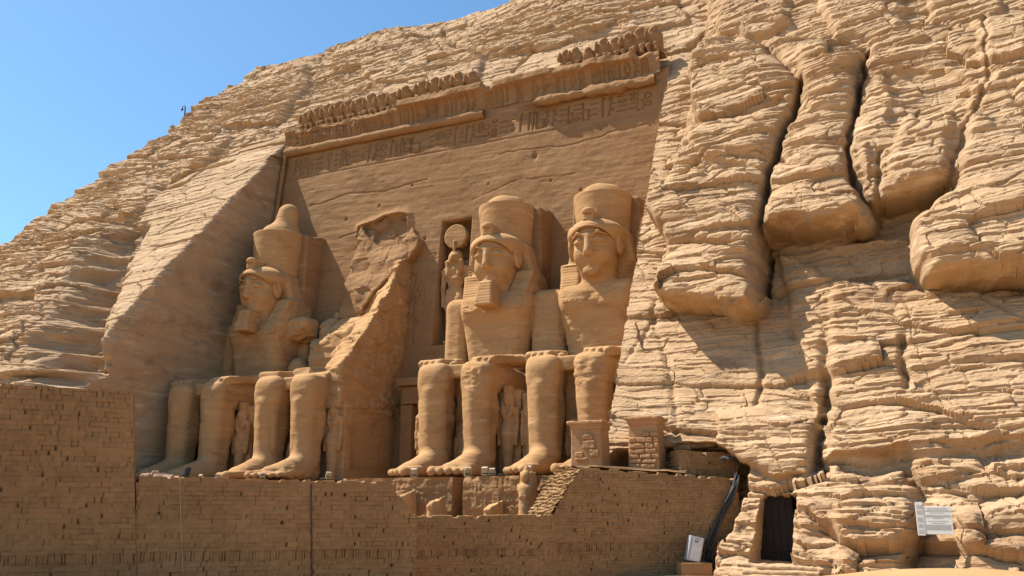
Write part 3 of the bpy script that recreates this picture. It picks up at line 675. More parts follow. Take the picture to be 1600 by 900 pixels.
# cavetto cornice with its relief, worn lip and the shelf the baboons sit on
cx = np.arange(-16.5, 16.4, 0.07)
prof = []
for t in np.linspace(0, 1, 34): prof.append((0.15 + 0.80 * (1 - math.sqrt(max(0, 1 - t * t * .98))) / .86, 27.95 + 1.55 * t, 0))
for t in np.linspace(0.1, 1, 6): prof.append((0.95, 29.5 + 0.5 * t, 1))
for t in np.linspace(0.02, 1, 36): prof.append((0.95 - 2.65 * t, 30.02 + 0.10 * t, 2))
prof = np.array(prof); pt = np.arange(len(prof))
CX, PI_ = np.meshgrid(cx, pt); pp = prof[PI_]
out, cz = pp[..., 0].copy(), pp[..., 1].copy()
n1 = fbm(cx * 0.5, 0 * cx, 3 + 0 * cx, 4); n2 = fbm(cx * 1.6, 0 * cx, 8 + 0 * cx, 3)
lost = sstep(-5.0, -5.25, cx) * 0.80 + sstep(2.4, 2.8, cx) * sstep(3.5, 3.1, cx) * 0.55 + sstep(2.8, 3.4, cx) * (0.18 + 0.32 * n1 + 0.1 * n2) * sstep(15.4, 14.5, cx) + sstep(14.4, 15.0, cx) * 0.85 + np.clip(0.08 * n2, 0, 1)
lost = np.clip(lost, 0, 1)[None, :]
keep = 0.30 + 0.66 * (1 - lost)
out = np.where(out > keep, keep + (out - keep) * 0.12, out)
drop = lost * 0.55 * sstep(29.0, 30.0, cz) * (1 - sstep(45, 68, PI_))
cz = cz - drop
Cg = np.zeros((len(np.arange(27.9, 29.6, 0.06)), len(cx)))
gz_ = np.arange(27.9, 29.6, 0.06); glyph_row(Cg, cx, gz_, -15.6, 15.6, 28.05, 29.4, 0.17, 12, cart=True, wear=0.2)
rel = np.zeros_like(CX); low = PI_ < 34
ri = np.clip(((pp[..., 1] - 27.9) / 0.06).astype(int), 0, len(gz_) - 1); ci = np.broadcast_to(np.arange(len(cx))[None, :], CX.shape)
rel = Cg[ri, ci] * low
cy = fac_y(cz) - out + rel + 0.16 * fbm(CX * 0.8, cz * 1.4, out * 0.8, 5) * (1 + 1.8 * lost)
cz = cz + 0.10 * fbm(CX * 0.7 + 5, out * 1.2, cz * 0.3, 4) * (PI_ > 30) * (1 + lost)
fc = np.stack([CX, cy, cz], -1)
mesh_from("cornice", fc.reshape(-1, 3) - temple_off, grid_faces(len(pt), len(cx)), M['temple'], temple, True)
# rubble ledge where the moulding broke away
# ---- baboons
def baboon_mesh(seed, worn):
    v = Vox((-0.75, -0.75, -0.1), (0.75, 0.7, 2.2), 0.055); rs = random.Random(seed); j = lambda a: rs.uniform(-a, a)
    v.ell((0, 0.05, 0.85), (0.46, 0.42, 0.85), 0.2); v.ell((0, -0.12, 1.25), (0.52, 0.38, 0.5), 0.2)
    v.ell((j(.04), -0.18, 1.68), (0.30, 0.30, 0.30), 0.12); v.ell((0, -0.42, 1.58), (0.16, 0.22, 0.15), 0.1)
    for s in (-1, 1):
        v.cap((s * .25, -0.15, 0.55), (s * .28, -0.5, 0.45), 0.2, 0.16, 0.12); v.cap((s * .28, -0.5, 0.45), (s * .27, -0.45, 0.02), 0.15, 0.14, 0.1)
        if rs.random() > worn: v.cap((s * .48, -0.15, 1.25), (s * .5, -0.45, 1.0), 0.14, 0.12, 0.1); v.cap((s * .5, -0.45, 1.0), (s * .42, -0.5, 1.55), 0.12, 0.12, 0.1)
        else: v.cap((s * .46, -0.1, 1.3), (s * .42, -0.3, 0.7), 0.16, 0.14, 0.12)
    v.box((-0.5, 0.05, 0.0), (0.5, 0.6, 1.5), 0.15, 0.15)
    V, Q = v.mesh(); V = V + vnormals(V, Q) * (0.09 * fbm(V[:, 0] * 2 + seed * 9, V[:, 1] * 2, V[:, 2] * 2.5, 3))[:, None]
    return V, Q
bab_src = []
for q in range(4):
    V_, Q_ = baboon_mesh(q + 1, 0.5); o = mesh_from("baboon", V_, Q_, M['temple'], None, True); bab_src.append(o.data); bpy.data.objects.remove(o)
rs = random.Random(4)
bx = [-14.9 + 1.10 * k for k in range(10)] + [-3.4 + 1.12 * k for k in range(5)] + [8.9, 9.8, 10.7] + [11.9 + 0.95 * k for k in range(5)]
for k, x in enumerate(bx):
    o = link("baboon", bab_src[rs.randrange(4)], temple)
    zb_ = 29.9 - (0.35 if x < -5 else 0.0) + (0.15 if x > 8 else 0)
    o.location = (x + rs.uniform(-.05, .05), 5.05 - 4.2 + (0.0 if x < 8 else 0.1), zb_); o.rotation_euler = (0, 0, rs.uniform(-.12, .12))
    sc = rs.uniform(1.0, 1.14) * (0.8 if 8 < x < 11 else 1.0); o.scale = (sc * 1.02, sc * 1.1, sc * rs.uniform(0.95, 1.08))
# ------------------------------------------------------------------ small standing figures (one unit high, reused)
def small_figure_mesh():
    v = Vox((-0.24, -0.2, -0.02), (0.24, 0.22, 1.06), 0.012); k = 0.03
    v.box((-0.17, 0.03, 0), (0.17, 0.2, 0.98), 0.02, k)
    v.cap((0, -0.02, 0.5), (0, -0.02, 0.06), 0.095, 0.07, k, sq=(1, .8, 1)); v.ell((0, -0.01, 0.5), (0.115, 0.08, 0.11), 0.05)
    v.ell((0, 0, 0.66), (0.095, 0.07, 0.12), 0.04); v.ell((-.04, -.06, 0.7), (.04, .03, .04), .02); v.ell((.04, -.06, 0.7), (.04, .03, .04), .02)
    for s in (-1, 1): v.cap((s * .13, 0, 0.74), (s * .14, -.02, 0.55), 0.035, 0.03, .03); v.cap((s * .14, -.02, 0.55), (s * .125, -.03, 0.38), 0.03, 0.028, .02); v.ell((s * .05, -.1, 0.025), (.045, .1, .03), .02)
    v.ell((0, 0, 0.76), (0.14, 0.06, 0.05), .03); v.ell((0, -0.02, 0.86), (0.065, 0.075, 0.08), 0.02); v.ell((0, 0.02, 0.86), (0.095, 0.08, 0.10), 0.02)
    for s in (-1, 1): v.cap((s * .075, -.03, .84), (s * .07, -.05, .72), .03, .028, .02)
    v.box((-.06, -.05, .93), (.06, .07, 1.03), .02, .02)
    return v.mesh()
V_, Q_ = small_figure_mesh()
def small_figure(parent, x, y, z, h, seed, rz=0.0, w=1.0):
    V = V_ * np.array([h * w, h * 0.9, h]); n = vnormals(V, Q_)
    V = V + n * (0.05 * fbm(V[:, 0] * 1.6 + seed, V[:, 1] * 1.6, V[:, 2] * 2.5, 4) + 0.02 * vnoise(V[:, 0] * .5, V[:, 1] * .5, V[:, 2] * 9 + seed))[:, None]
    o = mesh_from("small_figure", V, Q_, M['statue'], parent, True); o.location = (x, y, z); o.rotation_euler = (0, 0, rz); return o

# ------------------------------------------------------------------ seated colossi
VH = 0.066; UB = 0.55
def nod(V):
    z = np.minimum(V[:, 2], 15.7); V = V.copy(); V[:, 1] -= 0.17 * (z - 13.3) * sstep(12.2, 13.0, z); return V
def set_y(o): o.location = (0, UB, 0); return o
def legs_into(v, broken=False):
    for s in (-1, 1):
        x = 1.42 * s
        v.box((x - .93, -6.75, 4.75), (x + .93, 0.5, 6.58), 0.42, 0.15)                     # thigh
        v.box((x - .93, -6.92, 0.7), (x + .93, -5.25, 6.50), 0.55, 0.2, taper=(0, 2, -.026, 5.5), shear=[(1, 2, -.012, 5)])
        v.ell((x, -6.58, 5.5), (0.62, 0.40, 0.7), 0.4); v.cap((x, -6.72, 4.8), (x, -6.62, 1.2), 0.42, 0.30, 0.3)
        v.ell((x, -5.5, 3.7), (0.96, 0.85, 1.6), 0.25)
        v.ell((x, -5.6, 0.55), (0.74, 0.75, 0.75), 0.3)                                   # heel
        v.cap((x, -6.3, 0.95), (x + s * .03, -9.0, 0.36), 0.78, 0.40, 0.35); v.cap((x - s * .2, -6.6, 0.6), (x - s * .3, -9.1, 0.35), 0.5, 0.36, 0.3); v.cap((x + s * .3, -6.4, 0.5), (x + s * .5, -8.8, 0.3), 0.5, 0.32, 0.3)
        v.ell((x - s * .72, -6.15, 1.15), (.18, .26, .26), .15); v.ell((x + s * .72, -6.0, 1.05), (.18, .26, .26), .15)
        for q, (dx, y1, r) in enumerate(((-0.58, -10.35, .27), (-0.16, -10.3, .20), (0.2, -10.1, .19), (0.52, -9.8, .18), (0.8, -9.45, .17))):
            v.cap((x + s * dx * .9, -8.7, 0.34), (x + s * dx, y1, 0.22), r * 1.08, r * .92, 0.07); v.ell((x + s * dx, y1 + .02, .26), (r, r * .9, r * .95), .05)
    v.box((-1.5, -6.1, 5.75), (1.5, -1.0, 6.54), 0.08, 0.08)                               # kilt stretched between the knees
    v.box((-2.4, -5.0, 5.05), (2.4, 1.5, 6.2), 0.35, 0.2)
    v.box((-0.75, -4.9, -0.3), (0.75, -2.0, 6.3), 0.08, 0.1)                               # web between the legs
    v.plane_cut((0, 0, -1), (0, 0, 0.0), 0.05)
def hands_into(v, worn=()):
    for s in (-1, 1):
        if s in worn: continue
        v.cap((s * 2.95, -0.7, 7.35), (s * 1.95, -4.4, 6.85), 0.66, 0.45, 0.2, sq=(1, 1, .75))
        xc = s * 1.72
        v.box((xc - .80, -6.35, 6.30), (xc + .80, -3.6, 6.88), 0.14, 0.08, shear=[(2, 1, .15, -6.3)])
        for q in range(4):
            fx_ = xc + (q - 1.5) * .38
            v.cap((fx_, -5.6, 6.76), (fx_, -6.55 + .10 * abs(q - 1.3), 6.62), .19, .17, .07)
        v.cap((xc - s * .78, -4.6, 6.8), (xc - s * .98, -5.6, 6.6), .20, .15, .08)
def colossus(name, label, x, kind, seed, crown_z=18.3):
    root = thing(name, label, "statue", (x, 0, 0), 0, "seated colossi along the temple front")
    v = Vox((-4.1, -10.9, -0.2), (4.1, 3.3, 15.9), VH)
    legs_into(v)
    worn = (1,) if kind == 'edge' else ()
    hands_into(v)
    v.shift(UB)
    # torso
    v.box((-2.6, -2.15, 6.0), (2.6, 1.2, 12.0), .85, .2, taper=(0, 2, -.150, 11.3), shear=[(1, 2, -.06, 10.5)]); v.cap((0, -2.5, 9.6), (0, -2.45, 8.0), .10, .10, .25, 'cut')
    for s in (-1, 1):
        v.ell((s * 1.15, -1.85, 10.7), (1.1, .55, .7), .35)
        if kind == 'crown' and s > 0: v.box((2.2, -1.3, 10.2), (4.0, .7, 12.0), .5, .15); v.plane_cut((.5, -.4, -1), (3.2, -.6, 10.4), .1, lambda X, Y, Z: .3 * fbm(X + 0 * Y + 0 * Z, Y + 0 * X + 0 * Z, Z + 0 * X + 0 * Y, 3) + 9 * (np.abs(Z - 10.5 + 0 * X + 0 * Y) > 1.0) * -1.0 + 9 * ((X + 0 * Y + 0 * Z) < 2.3) * -1.0); v.ell((2.9, -.2, 8.1), (.8, .9, 1.0), .1)
        else: v.box((s * 3.12 - .90, -1.40, 6.6), (s * 3.12 + .90, 0.60, 12.0), .62, .05, shear=[(1, 2, .06, 11)], taper=(0, 2, -.02, 11))
        v.box((min(s * 1.6, s * 3.0), 0.35, 6.0), (max(s * 1.6, s * 3.0), 1.6, 11.0), 0.2, 0.1)
    v.box((-2.95, 0.5, 5.3), (2.95, 3.25, 11.7), 0.3, 0.3)
    v.ell((0, -2.42, 8.55), (.1, .12, .12), .05, 'cut')
    # neck and head (modelled at y, carried forward by HF)
    HF = -0.5; v.shift(HF)
    v.cap((0, 0.0, 11.3), (0, -0.5, 12.9), 1.45, 1.1, 0.4)
    v.ell((0, -0.85, 14.2), (1.38, 1.5, 1.8), 0.3); v.ell((0, -1.15, 13.1), (1.12, 1.2, 1.08), 0.45)
    for s in (-1, 1): v.ell((s * .62, -1.80, 13.45), (.5, .42, .5), .4)
    v.ell((0, -2.02, 12.42), (.46, .34, .32), .25)
    for s in (-1, 1):
        v.ell((s * .64, -2.62, 14.2), (.46, .36, .20), .25, 'cut')
        v.ell((s * .62, -2.12, 14.17), (.40, .27, .17), .07)
        v.cap((s * .26, -2.32, 14.26), (s * .60, -2.36, 14.36), .03, .04, .08); v.cap((s * .60, -2.36, 14.36), (s * 1.02, -2.05, 14.22), .04, .03, .08)
        v.cap((s * .22, -2.36, 14.56), (s * .66, -2.38, 14.70), .06, .07, .14); v.cap((s * .66, -2.36, 14.70), (s * 1.12, -1.96, 14.55), .07, .05, .14)
    v.cap((0, -2.26, 14.55), (0, -2.60, 13.50), .19, .26, .2); v.ell((0, -2.64, 13.42), (.23, .22, .18), .1)
    for s in (-1, 1): v.ell((s * .22, -2.42, 13.36), (.15, .19, .14), .08)
    v.cap((-.46, -2.10, 12.96), (0, -2.32, 13.0), .07, .11, .1); v.cap((0, -2.32, 13.0), (.46, -2.10, 12.96), .11, .07, .1)
    v.cap((-.38, -2.10, 12.76), (0, -2.26, 12.74), .07, .11, .1); v.cap((0, -2.26, 12.74), (.38, -2.10, 12.76), .11, .07, .1)
    v.cap((-.52, -2.26, 12.87), (0, -2.50, 12.87), .03, .04, .03, 'cut'); v.cap((0, -2.50, 12.87), (.52, -2.26, 12.87), .04, .03, .03, 'cut')
    for s in (-1, 1):
        v.ell((s * 1.55, -1.02, 14.15), (.26, .40, .72), .08); v.ell((s * 1.78, -1.12, 14.25), (.14, .22, .45), .05, 'cut')
    v.shift(-HF)
    if kind == 'edge':        # shoulder and jaw scarred
        v.ell((3.6, -1.3, 12.0), (1.0, 1.2, 1.3), .2, 'cut'); v.ell((1.3, -2.4, 12.35), (.7, .7, .55), .2, 'cut')
    v.shift(-UB)
    V, Q = v.mesh()
    body = mesh_from("body", weather(nod(V), Q, 0.9, seed), Q, M['statue'], root, True)
    # headcloth
    v = Vox((-3.1, -3.3, 9.9), (3.1, 1.9, 16.1), 0.055)
    v.ell((0, -0.85, 14.9), (1.88, 2.15, 1.05), .2); v.box((-1.86, -2.35, 14.95), (1.86, 1.3, 15.6), .9, .1)
    v.ell((0, -2.2, 14.0), (1.36, 2.1, 1.10), .1, 'cut')
    v.box((-2.72, -0.80, 11.75), (2.72, 1.5, 15.5), .3, .25, taper=(0, 2, .26, 11.75), shear=(1, 2, .07, 13.5))
    for s in (-1, 1):
        if kind == 'edge' and s > 0: continue
        v.box((min(s * .75, s * 2.05), -2.50, 10.6), (max(s * .75, s * 2.05), -1.3, 13.4), .2, .3, shear=[(1, 2, .42, 10.6), (0, 2, s * .17, 10.4)])
        v.box((min(s * 1.1, s * 2.6), -1.65, 11.7), (max(s * 1.1, s * 2.6), .2, 13.4), .3, .3, shear=[(1, 2, .45, 11.7), (0, 2, -s * .18, 11.6)])
    if kind == 'edge': v.ell((2.6, -1.4, 12.1), (1.5, 1.3, 1.2), .3, 'cut')
    V, Q = v.mesh(); N = vnormals(V, Q)
    low = sstep(13.6, 13.2, V[:, 2]) * sstep(-.3, -.8, V[:, 1])
    V = V + N * (0.013 * np.sin(V[:, 2] * 2 * math.pi / 0.20) * low)[:, None]
    set_y(mesh_from("headcloth", weather(nod(V), Q, 0.8, seed + 3), Q, M['statue'], root, True))
    # crown
    v = Vox((-2.5, -2.5, 15.2), (2.5, 2.5, 22.0), 0.07)
    dz = crown_z - 18.3
    sl, X_, Y_, Z_ = v._blk((-2.3, -2.3, 15.4), (2.3, 2.3, crown_z), .3)
    rr = 1.70 + 0.24 * np.clip((Z_ - 15.6) / 2.7, 0, 1.2) ; d = np.maximum(np.hypot(X_, Y_ - .05) - rr, np.maximum(15.45 - Z_, Z_ - crown_z)); v.op(sl, d.astype(np.float32), .08, 'add')
    if kind == 'crown':
        v.ell((0.15, 0, crown_z), (1.5, 1.45, .95), .15); v.cap((.45, .1, crown_z + .5), (.62, .2, crown_z + 1.75), 1.0, .80, .3)

    else:
        v.ell((0, 0, crown_z - .05), (1.48, 1.45, .92), .05); v.ell((.9, -.9, crown_z + .95), (.7, .6, .3), .2, 'cut')
    V, Q = v.mesh(); set_y(mesh_from("crown", weather(V, Q, 0.6, seed + 18), Q, M['statue'], root, True))
    # cobra on the brow
    v = Vox((-.8, -3.6, 14.6), (.8, -1.2, 16.8), 0.05)
    v.box((-.36, -2.68, 14.9), (.36, -1.5, 16.25), .12, .1, taper=(0, 2, -.06, 15.5), shear=(1, 2, .10, 15)); v.ell((0, -2.5, 16.15), (.36, .30, .26), .15)
    for q in range(5): v.cap((-.34, -2.68 + q * .02, 15.15 + q * .2), (.34, -2.68 + q * .02, 15.15 + q * .2), .05, .05, .03, 'cut')
    V, Q = v.mesh(); set_y(mesh_from("brow_cobra", weather(nod(V), Q, .6, seed), Q, M['statue'], root, True))
    if kind != 'edge':
        v = Vox((-1.1, -4.3, 9.9), (1.1, -1.3, 12.8), 0.05)
        v.box((-.60, -3.3, 10.72), (.60, -1.75, 12.4), .15, .1, taper=(0, 2, -.09, 11.2) if False else (0, 2, .10, 11.2), shear=(1, 2, .20, 12.3))
        V, Q = v.mesh(); N = vnormals(V, Q); V = V + N * (0.008 * np.sin(V[:, 2] * 2 * math.pi / 0.20))[:, None]
        set_y(mesh_from("beard", weather(V, Q, .8, seed), Q, M['statue'], root, True))
    # pillar that ties the crown to the rock
    v = Vox((-2.8, .6, 10.5), (2.8, 4.4, 20.2), 0.09)
    v.box((-2.25, 1.0, 10.8), (2.35, 4.2, crown_z + .25), .06, .1); v.ell((1.9, 1.5, crown_z + .35), (1.1, 1.0, .35), .2, 'cut')
    v.box((1.2, .9, 11), (1.32, 1.1, crown_z + .1), .02, .05, 'cut')
    V, Q = v.mesh(); mesh_from("back_pillar", weather(V, Q, 1.1, seed + 9), Q, M['temple'], root, True)
    throne_and_figures(root, seed, kind)
    return root
def throne_and_figures(root, seed, kind):
    v = Vox((-3.5, -5.2, -0.3), (3.5, 3.0, 7.2), 0.085)
    v.box((-3.12, -4.55, -0.2), (3.12, 2.8, 5.15), .08, .05); v.box((-3.2, -4.7, -0.2), (3.2, 2.8, .35), .06, .05)
    v.box((-3.05, 0.9, 4.9), (3.05, 2.8, 5.9), .12, .1)
    for s in (-1, 1):
        for (y0, y1, z0, z1) in ((-4.1, 2.3, .75, .85), (-4.1, 2.3, 4.55, 4.65), (-4.1, -4.0, .75, 4.65), (-.2, -.1, .75, 2.6), (-.2, 2.3, 2.55, 2.65)):
            v.box((s * 3.12 - .06, y0, z0), (s * 3.12 + .06, y1, z1), .02, .02, 'cut')
    V, Q = v.mesh(); mesh_from("throne", weather(V, Q, 1.0, seed + 12), Q, M['statue'], root, True)
    small_figure(root, 0.0, -5.25, 0, 3.1, seed, w=1.15)
    small_figure(root, 2.72, -4.95, 0, 5.1, seed + 2, w=.82)
    small_figure(root, -2.72, -4.95, 0, 4.9, seed + 4, w=.82)
colossus("seated_colossus", "intact seated colossus at the far left, stump of a tall crown on its head", -13.4, 'crown', 0.0, 18.9)
colossus("seated_colossus", "intact bearded colossus with flat crown seated just right of the falcon god niche", 6.10, 'plain', 31.0, 18.25)
colossus("seated_colossus", "beardless seated colossus at the right end, partly hidden by rock and a plastered pier", 13.0, 'edge', 67.0, 18.0)
# ---- the fallen one: legs, seat and a torn wedge of its left side
root = thing("broken_seated_colossus", "ruined seated colossus missing head and chest, only legs, throne and a jagged wedge standing", "statue", (-6.0, 0, 0), 0, "seated colossi along the temple front")
v = Vox((-4.1, -10.9, -0.2), (4.6, 4.6, 20.2), 0.075)
legs_into(v)
v.box((-2.5, -6.3, 6.4), (-.8, -3.8, 6.95), .15, .1, shear=[(2, 1, .12, -6.3)]); v.box((.7, -5.4, 6.4), (2.4, -3.0, 6.8), .15, .1, shear=[(2, 1, .2, -5.4)])
v.box((-3.0, -0.8, 5.0), (3.0, 3.0, 8.0), .3, .3)
V, Q = v.mesh()
mesh_from("body", weather(V, Q, 1.1, 15.0), Q, M['statue'], root, True)
v = Vox((-4.6, -6.4, 4.3), (4.4, 4.2, 20.4), 0.085)
v.box((1.35, -5.2, 4.5), (3.15, 3.6, 18.2), .15, .15)
v.box((-3.2, -0.6, 5.0), (1.5, 3.6, 12.0), .3, .3)
v.box((-2.6, 1.6, 8.0), (2.7, 4.0, 19.2), .12, .2)
wob = lambda X, Y, Z: 1.3 * fbm(X * .26 + 0 * Z, Y * .26 + 0 * Z, Z * .28 + 0 * X, 3) + .12 * plates(X + Y + 0 * Z, Z + 0 * X + 0 * Y, 1.2, .8, 6)
v.plane_cut((-0.36, -0.90, 0.72), (1.6, -4.2, 7.4), .15, wob)                    # the tear: a slope facing up and to the front
v.plane_cut((-0.72, -.10, 0.62), (-0.9, 2.0, 14.6), .2, wob)
v.ell((-3.6, 1.0, 17.6), (2.2, 1.3, 3.6), .5, 'cut')
V, Q = v.mesh()
V = V + vnormals(V, Q) * (0.14 * fbm(V[:, 0] * .6, V[:, 1] * .6, V[:, 2] * .8, 5) + .10 * plates(V[:, 1] * .8 + V[:, 0], V[:, 2], 1.5, 1.0, 3) + .12 * ledges(V[:, 1] + V[:, 0], V[:, 2] + .3 * V[:, 1], 1.3, 5, 1.5))[:, None]
mesh_from("broken_torso", weather(V, Q, 1.2, 22.0), Q, M['statue'], root, True)
# rough stump of its back pillar still clinging to the wall
pg = [(536, 520), (541, 455), (548, 400), (560, 352), (573, 372), (598, 386), (622, 378), (640, 352), (652, 372), (646, 392), (628, 410), (605, 440), (575, 480), (560, 520)]
pg = np.array([at_plane(u, v_, (0, 1, -.11), 0.35) for u, v_ in pg])[:, [0, 2]] - np.array([-6.0, 0])
v = Vox((-5.2, -1.0, 8.5), (4.2, 4.4, 20.6), 0.085); sl, X_, Y_, Z_ = v._blk(v.lo, v.lo + v.n * v.h, 0)
xz = np.meshgrid(v.ax[0], v.ax[2], indexing='ij'); wx = xz[0] + .3 * fbm(xz[0] * .8, xz[1] * .8, 3 + 0 * xz[0], 4); wz = xz[1] + .3 * fbm(xz[0] * .8, xz[1] * .8, 8 + 0 * xz[0], 4)
sd2 = poly_sdf(wx, wz, pg); fr = fac_y(xz[1]) - 0.55 - 0.14 * (18.5 - xz[1]) + .35 * fbm(xz[0] * .5, xz[1] * .5, 2 + 0 * xz[0], 4) + .13 * plates(xz[0], xz[1], 1.6, 1.1, 12)
d = np.maximum(np.maximum(-sd2[:, None, :] * .8, fr[:, None, :] - Y_), Y_ - 4.0); v.op(sl, d.astype(np.float32), .1, 'add')
V, Q = v.mesh(); mesh_from("back_pillar_stump", weather(V, Q, 1.2, 27.0), Q, M['temple'], root, True)
throne_and_figures(root, 44.0, 'plain')
# ---- falcon-headed god in the niche
ng = thing("falcon_god_statue", "falcon headed standing god with a sun disc on its head, in the tall niche", "statue", (0.75, 3.3, 9.6))
v = Vox((-1.3, -1.0, -0.1), (1.3, 1.2, 7.7), 0.05)
v.cap((-.38, 0, 3.4), (-.36, -.1, .3), .40, .3, .15); v.cap((.38, -.1, 3.4), (.36, -.3, .3), .40, .3, .15); v.ell((-.36, -.4, .15), (.26, .55, .2), .1); v.ell((.36, -.6, .15), (.26, .55, .2), .1)
v.box((-.72, -.35, 2.6), (.72, .4, 4.2), .2, .2, taper=(0, 2, .08, 3.4)); v.ell((0, 0, 5.0), (.72, .45, .95), .2); v.ell((0, 0, 5.7), (.98, .42, .4), .2)
for s in (-1, 1): v.cap((s * .95, 0, 5.6), (s * 1.0, 0, 4.3), .24, .2, .1); v.cap((s * 1.0, 0, 4.3), (s * .92, -.1, 3.0), .2, .17, .1); v.cap((s * .5, -.25, 6.1), (s * .48, -.35, 5.2), .26, .2, .1)
v.ell((0, 0, 6.5), (.6, .5, .62), .1); v.ell((0, -.3, 6.45), (.36, .42, .38), .1); v.cap((0, -.6, 6.45), (0, -.75, 6.2), .17, .06, .06); v.box((-.9, .3, 0), (.9, 1.1, 6.4), .1, .1)
V, Q = v.mesh(); mesh_from("body", weather(V, Q, .8, 3.0), Q, M['statue'], ng, True)
v = Vox((-1.2, -.6, 6.5), (1.2, .9, 9.2), 0.05)
sl, X_, Y_, Z_ = v._blk((-1.1, -.3, 6.9), (1.1, .6, 9.1), .2); d = np.maximum(np.hypot(X_, Z_ - 8.15) - .92, np.abs(Y_ - .1) - .3) + 0 * Y_; v.op(sl, d.astype(np.float32), .1, 'add')
v.cap((0, -.25, 7.0), (0, -.3, 7.7), .13, .1, .08)
V, Q = v.mesh(); mesh_from("sun_disc", weather(V, Q, .8, 5.0), Q, M['statue'], ng, True)
# ------------------------------------------------------------------ mud brick enclosure walls
def gp(u, d): return at_depth(u, 796.3, d)[:2]
def brick_h(s, z, seed, ch=0.16, soldiers=(), wear=1.0, tone=None):
    """height map of mud brickwork: negative = into the wall"""
    rs = np.random.RandomState(seed)
    zw = z + 0.018 * vnoise(s * 0.5 + seed, z * 0.7, 0 * z) + 0.012 * vnoise(s * 2.2, z * 2.0, seed + 0 * z)
    sw = s + 0.016 * vnoise(s * 1.5, z * 3.0, 3 + seed + 0 * z)
    c = np.floor(zw / ch + 200); tz = zw / ch + 200 - c
    hd = (h1(c, seed + 1) < 0.55)
    L = np.where(hd, 0.205, 0.40) * (0.92 + 0.16 * h1(c, seed + 2))
    u = sw / L + 9 * h1(c, seed + 3)
    b = np.floor(u); jit = (h1(b * 17 + c * 101, seed + 9) - .5) * 0.22; f = u - b
    e = np.minimum(f, 1 - f) * L; ez = np.minimum(tz, 1 - tz) * ch
    rb = h1(b * 57 + c * 313, seed + 4)
    vj = 0.032 * (0.15 + 1.6 * h1((b + (f > .5)) * 29 + c * 71, seed + 5) ** 2)
    joint = vj * np.exp(-(e / 0.016) ** 2) + 0.019 * (.3 + 1.4 * h1(c * 3 + b, seed + 21)) * np.exp(-(ez / 0.014) ** 2)
    if tone is not None: tone.append(0.90 + 0.20 * h1(b * 91 + c * 211, seed + 12) * 1.0 + 0.10 * vnoise(s * .6, z * .6, seed + 0 * z))
    h = (rb - .5) * 0.016 - joint
    hole = (h1((b + (f > .5)) * 13 + c * 457, seed + 6) > 0.968)
    h = h - np.where(hole, 0.14 * np.exp(-(e / 0.026) ** 2) * np.exp(-((tz - .45) / .42) ** 2), 0)
    for z0, z1 in soldiers:
        m = sstep(z0 - .01, z0 + .01, zw) * sstep(z1 + .01, z1 - .01, zw)
        us = sw / 0.098; bs = np.floor(us); fs = us - bs; es = np.minimum(fs, 1 - fs) * .098
        hs = (h1(bs, seed + 7) - .6) * 0.03 - (0.01 + 0.07 * h1(bs + (fs > .5), seed + 8)) * np.exp(-(es / 0.016) ** 2) - 0.03 * np.exp(-(np.minimum(zw - z0, z1 - zw) / .015) ** 2)
        h = h * (1 - m) + hs * m
    gone = fbm(s * 0.7 + seed, z * 0.9, 1.5 + 0 * z, 4)
    h = h - 0.05 * np.clip(gone - .12, 0, 1) * wear * 2 + 0.014 * fbm(s * 5, z * 6, 2.5 + 0 * z, 3) + 0.03 * fbm(s * .4, z * .4, 5.5 + seed + 0 * z, 3)
    for _ in range(int(2 + (s.max() - s.min()) * wear * .5)):
        hx, hz = rs.uniform(s.min(), s.max()), rs.uniform(z.min() + .3, z.max() - .5); r = rs.uniform(.02, .05)
        h = h - 0.22 * np.exp(-(((s - hx) / r) ** 2 + ((z - hz) / (r * 1.2)) ** 2))
    return h
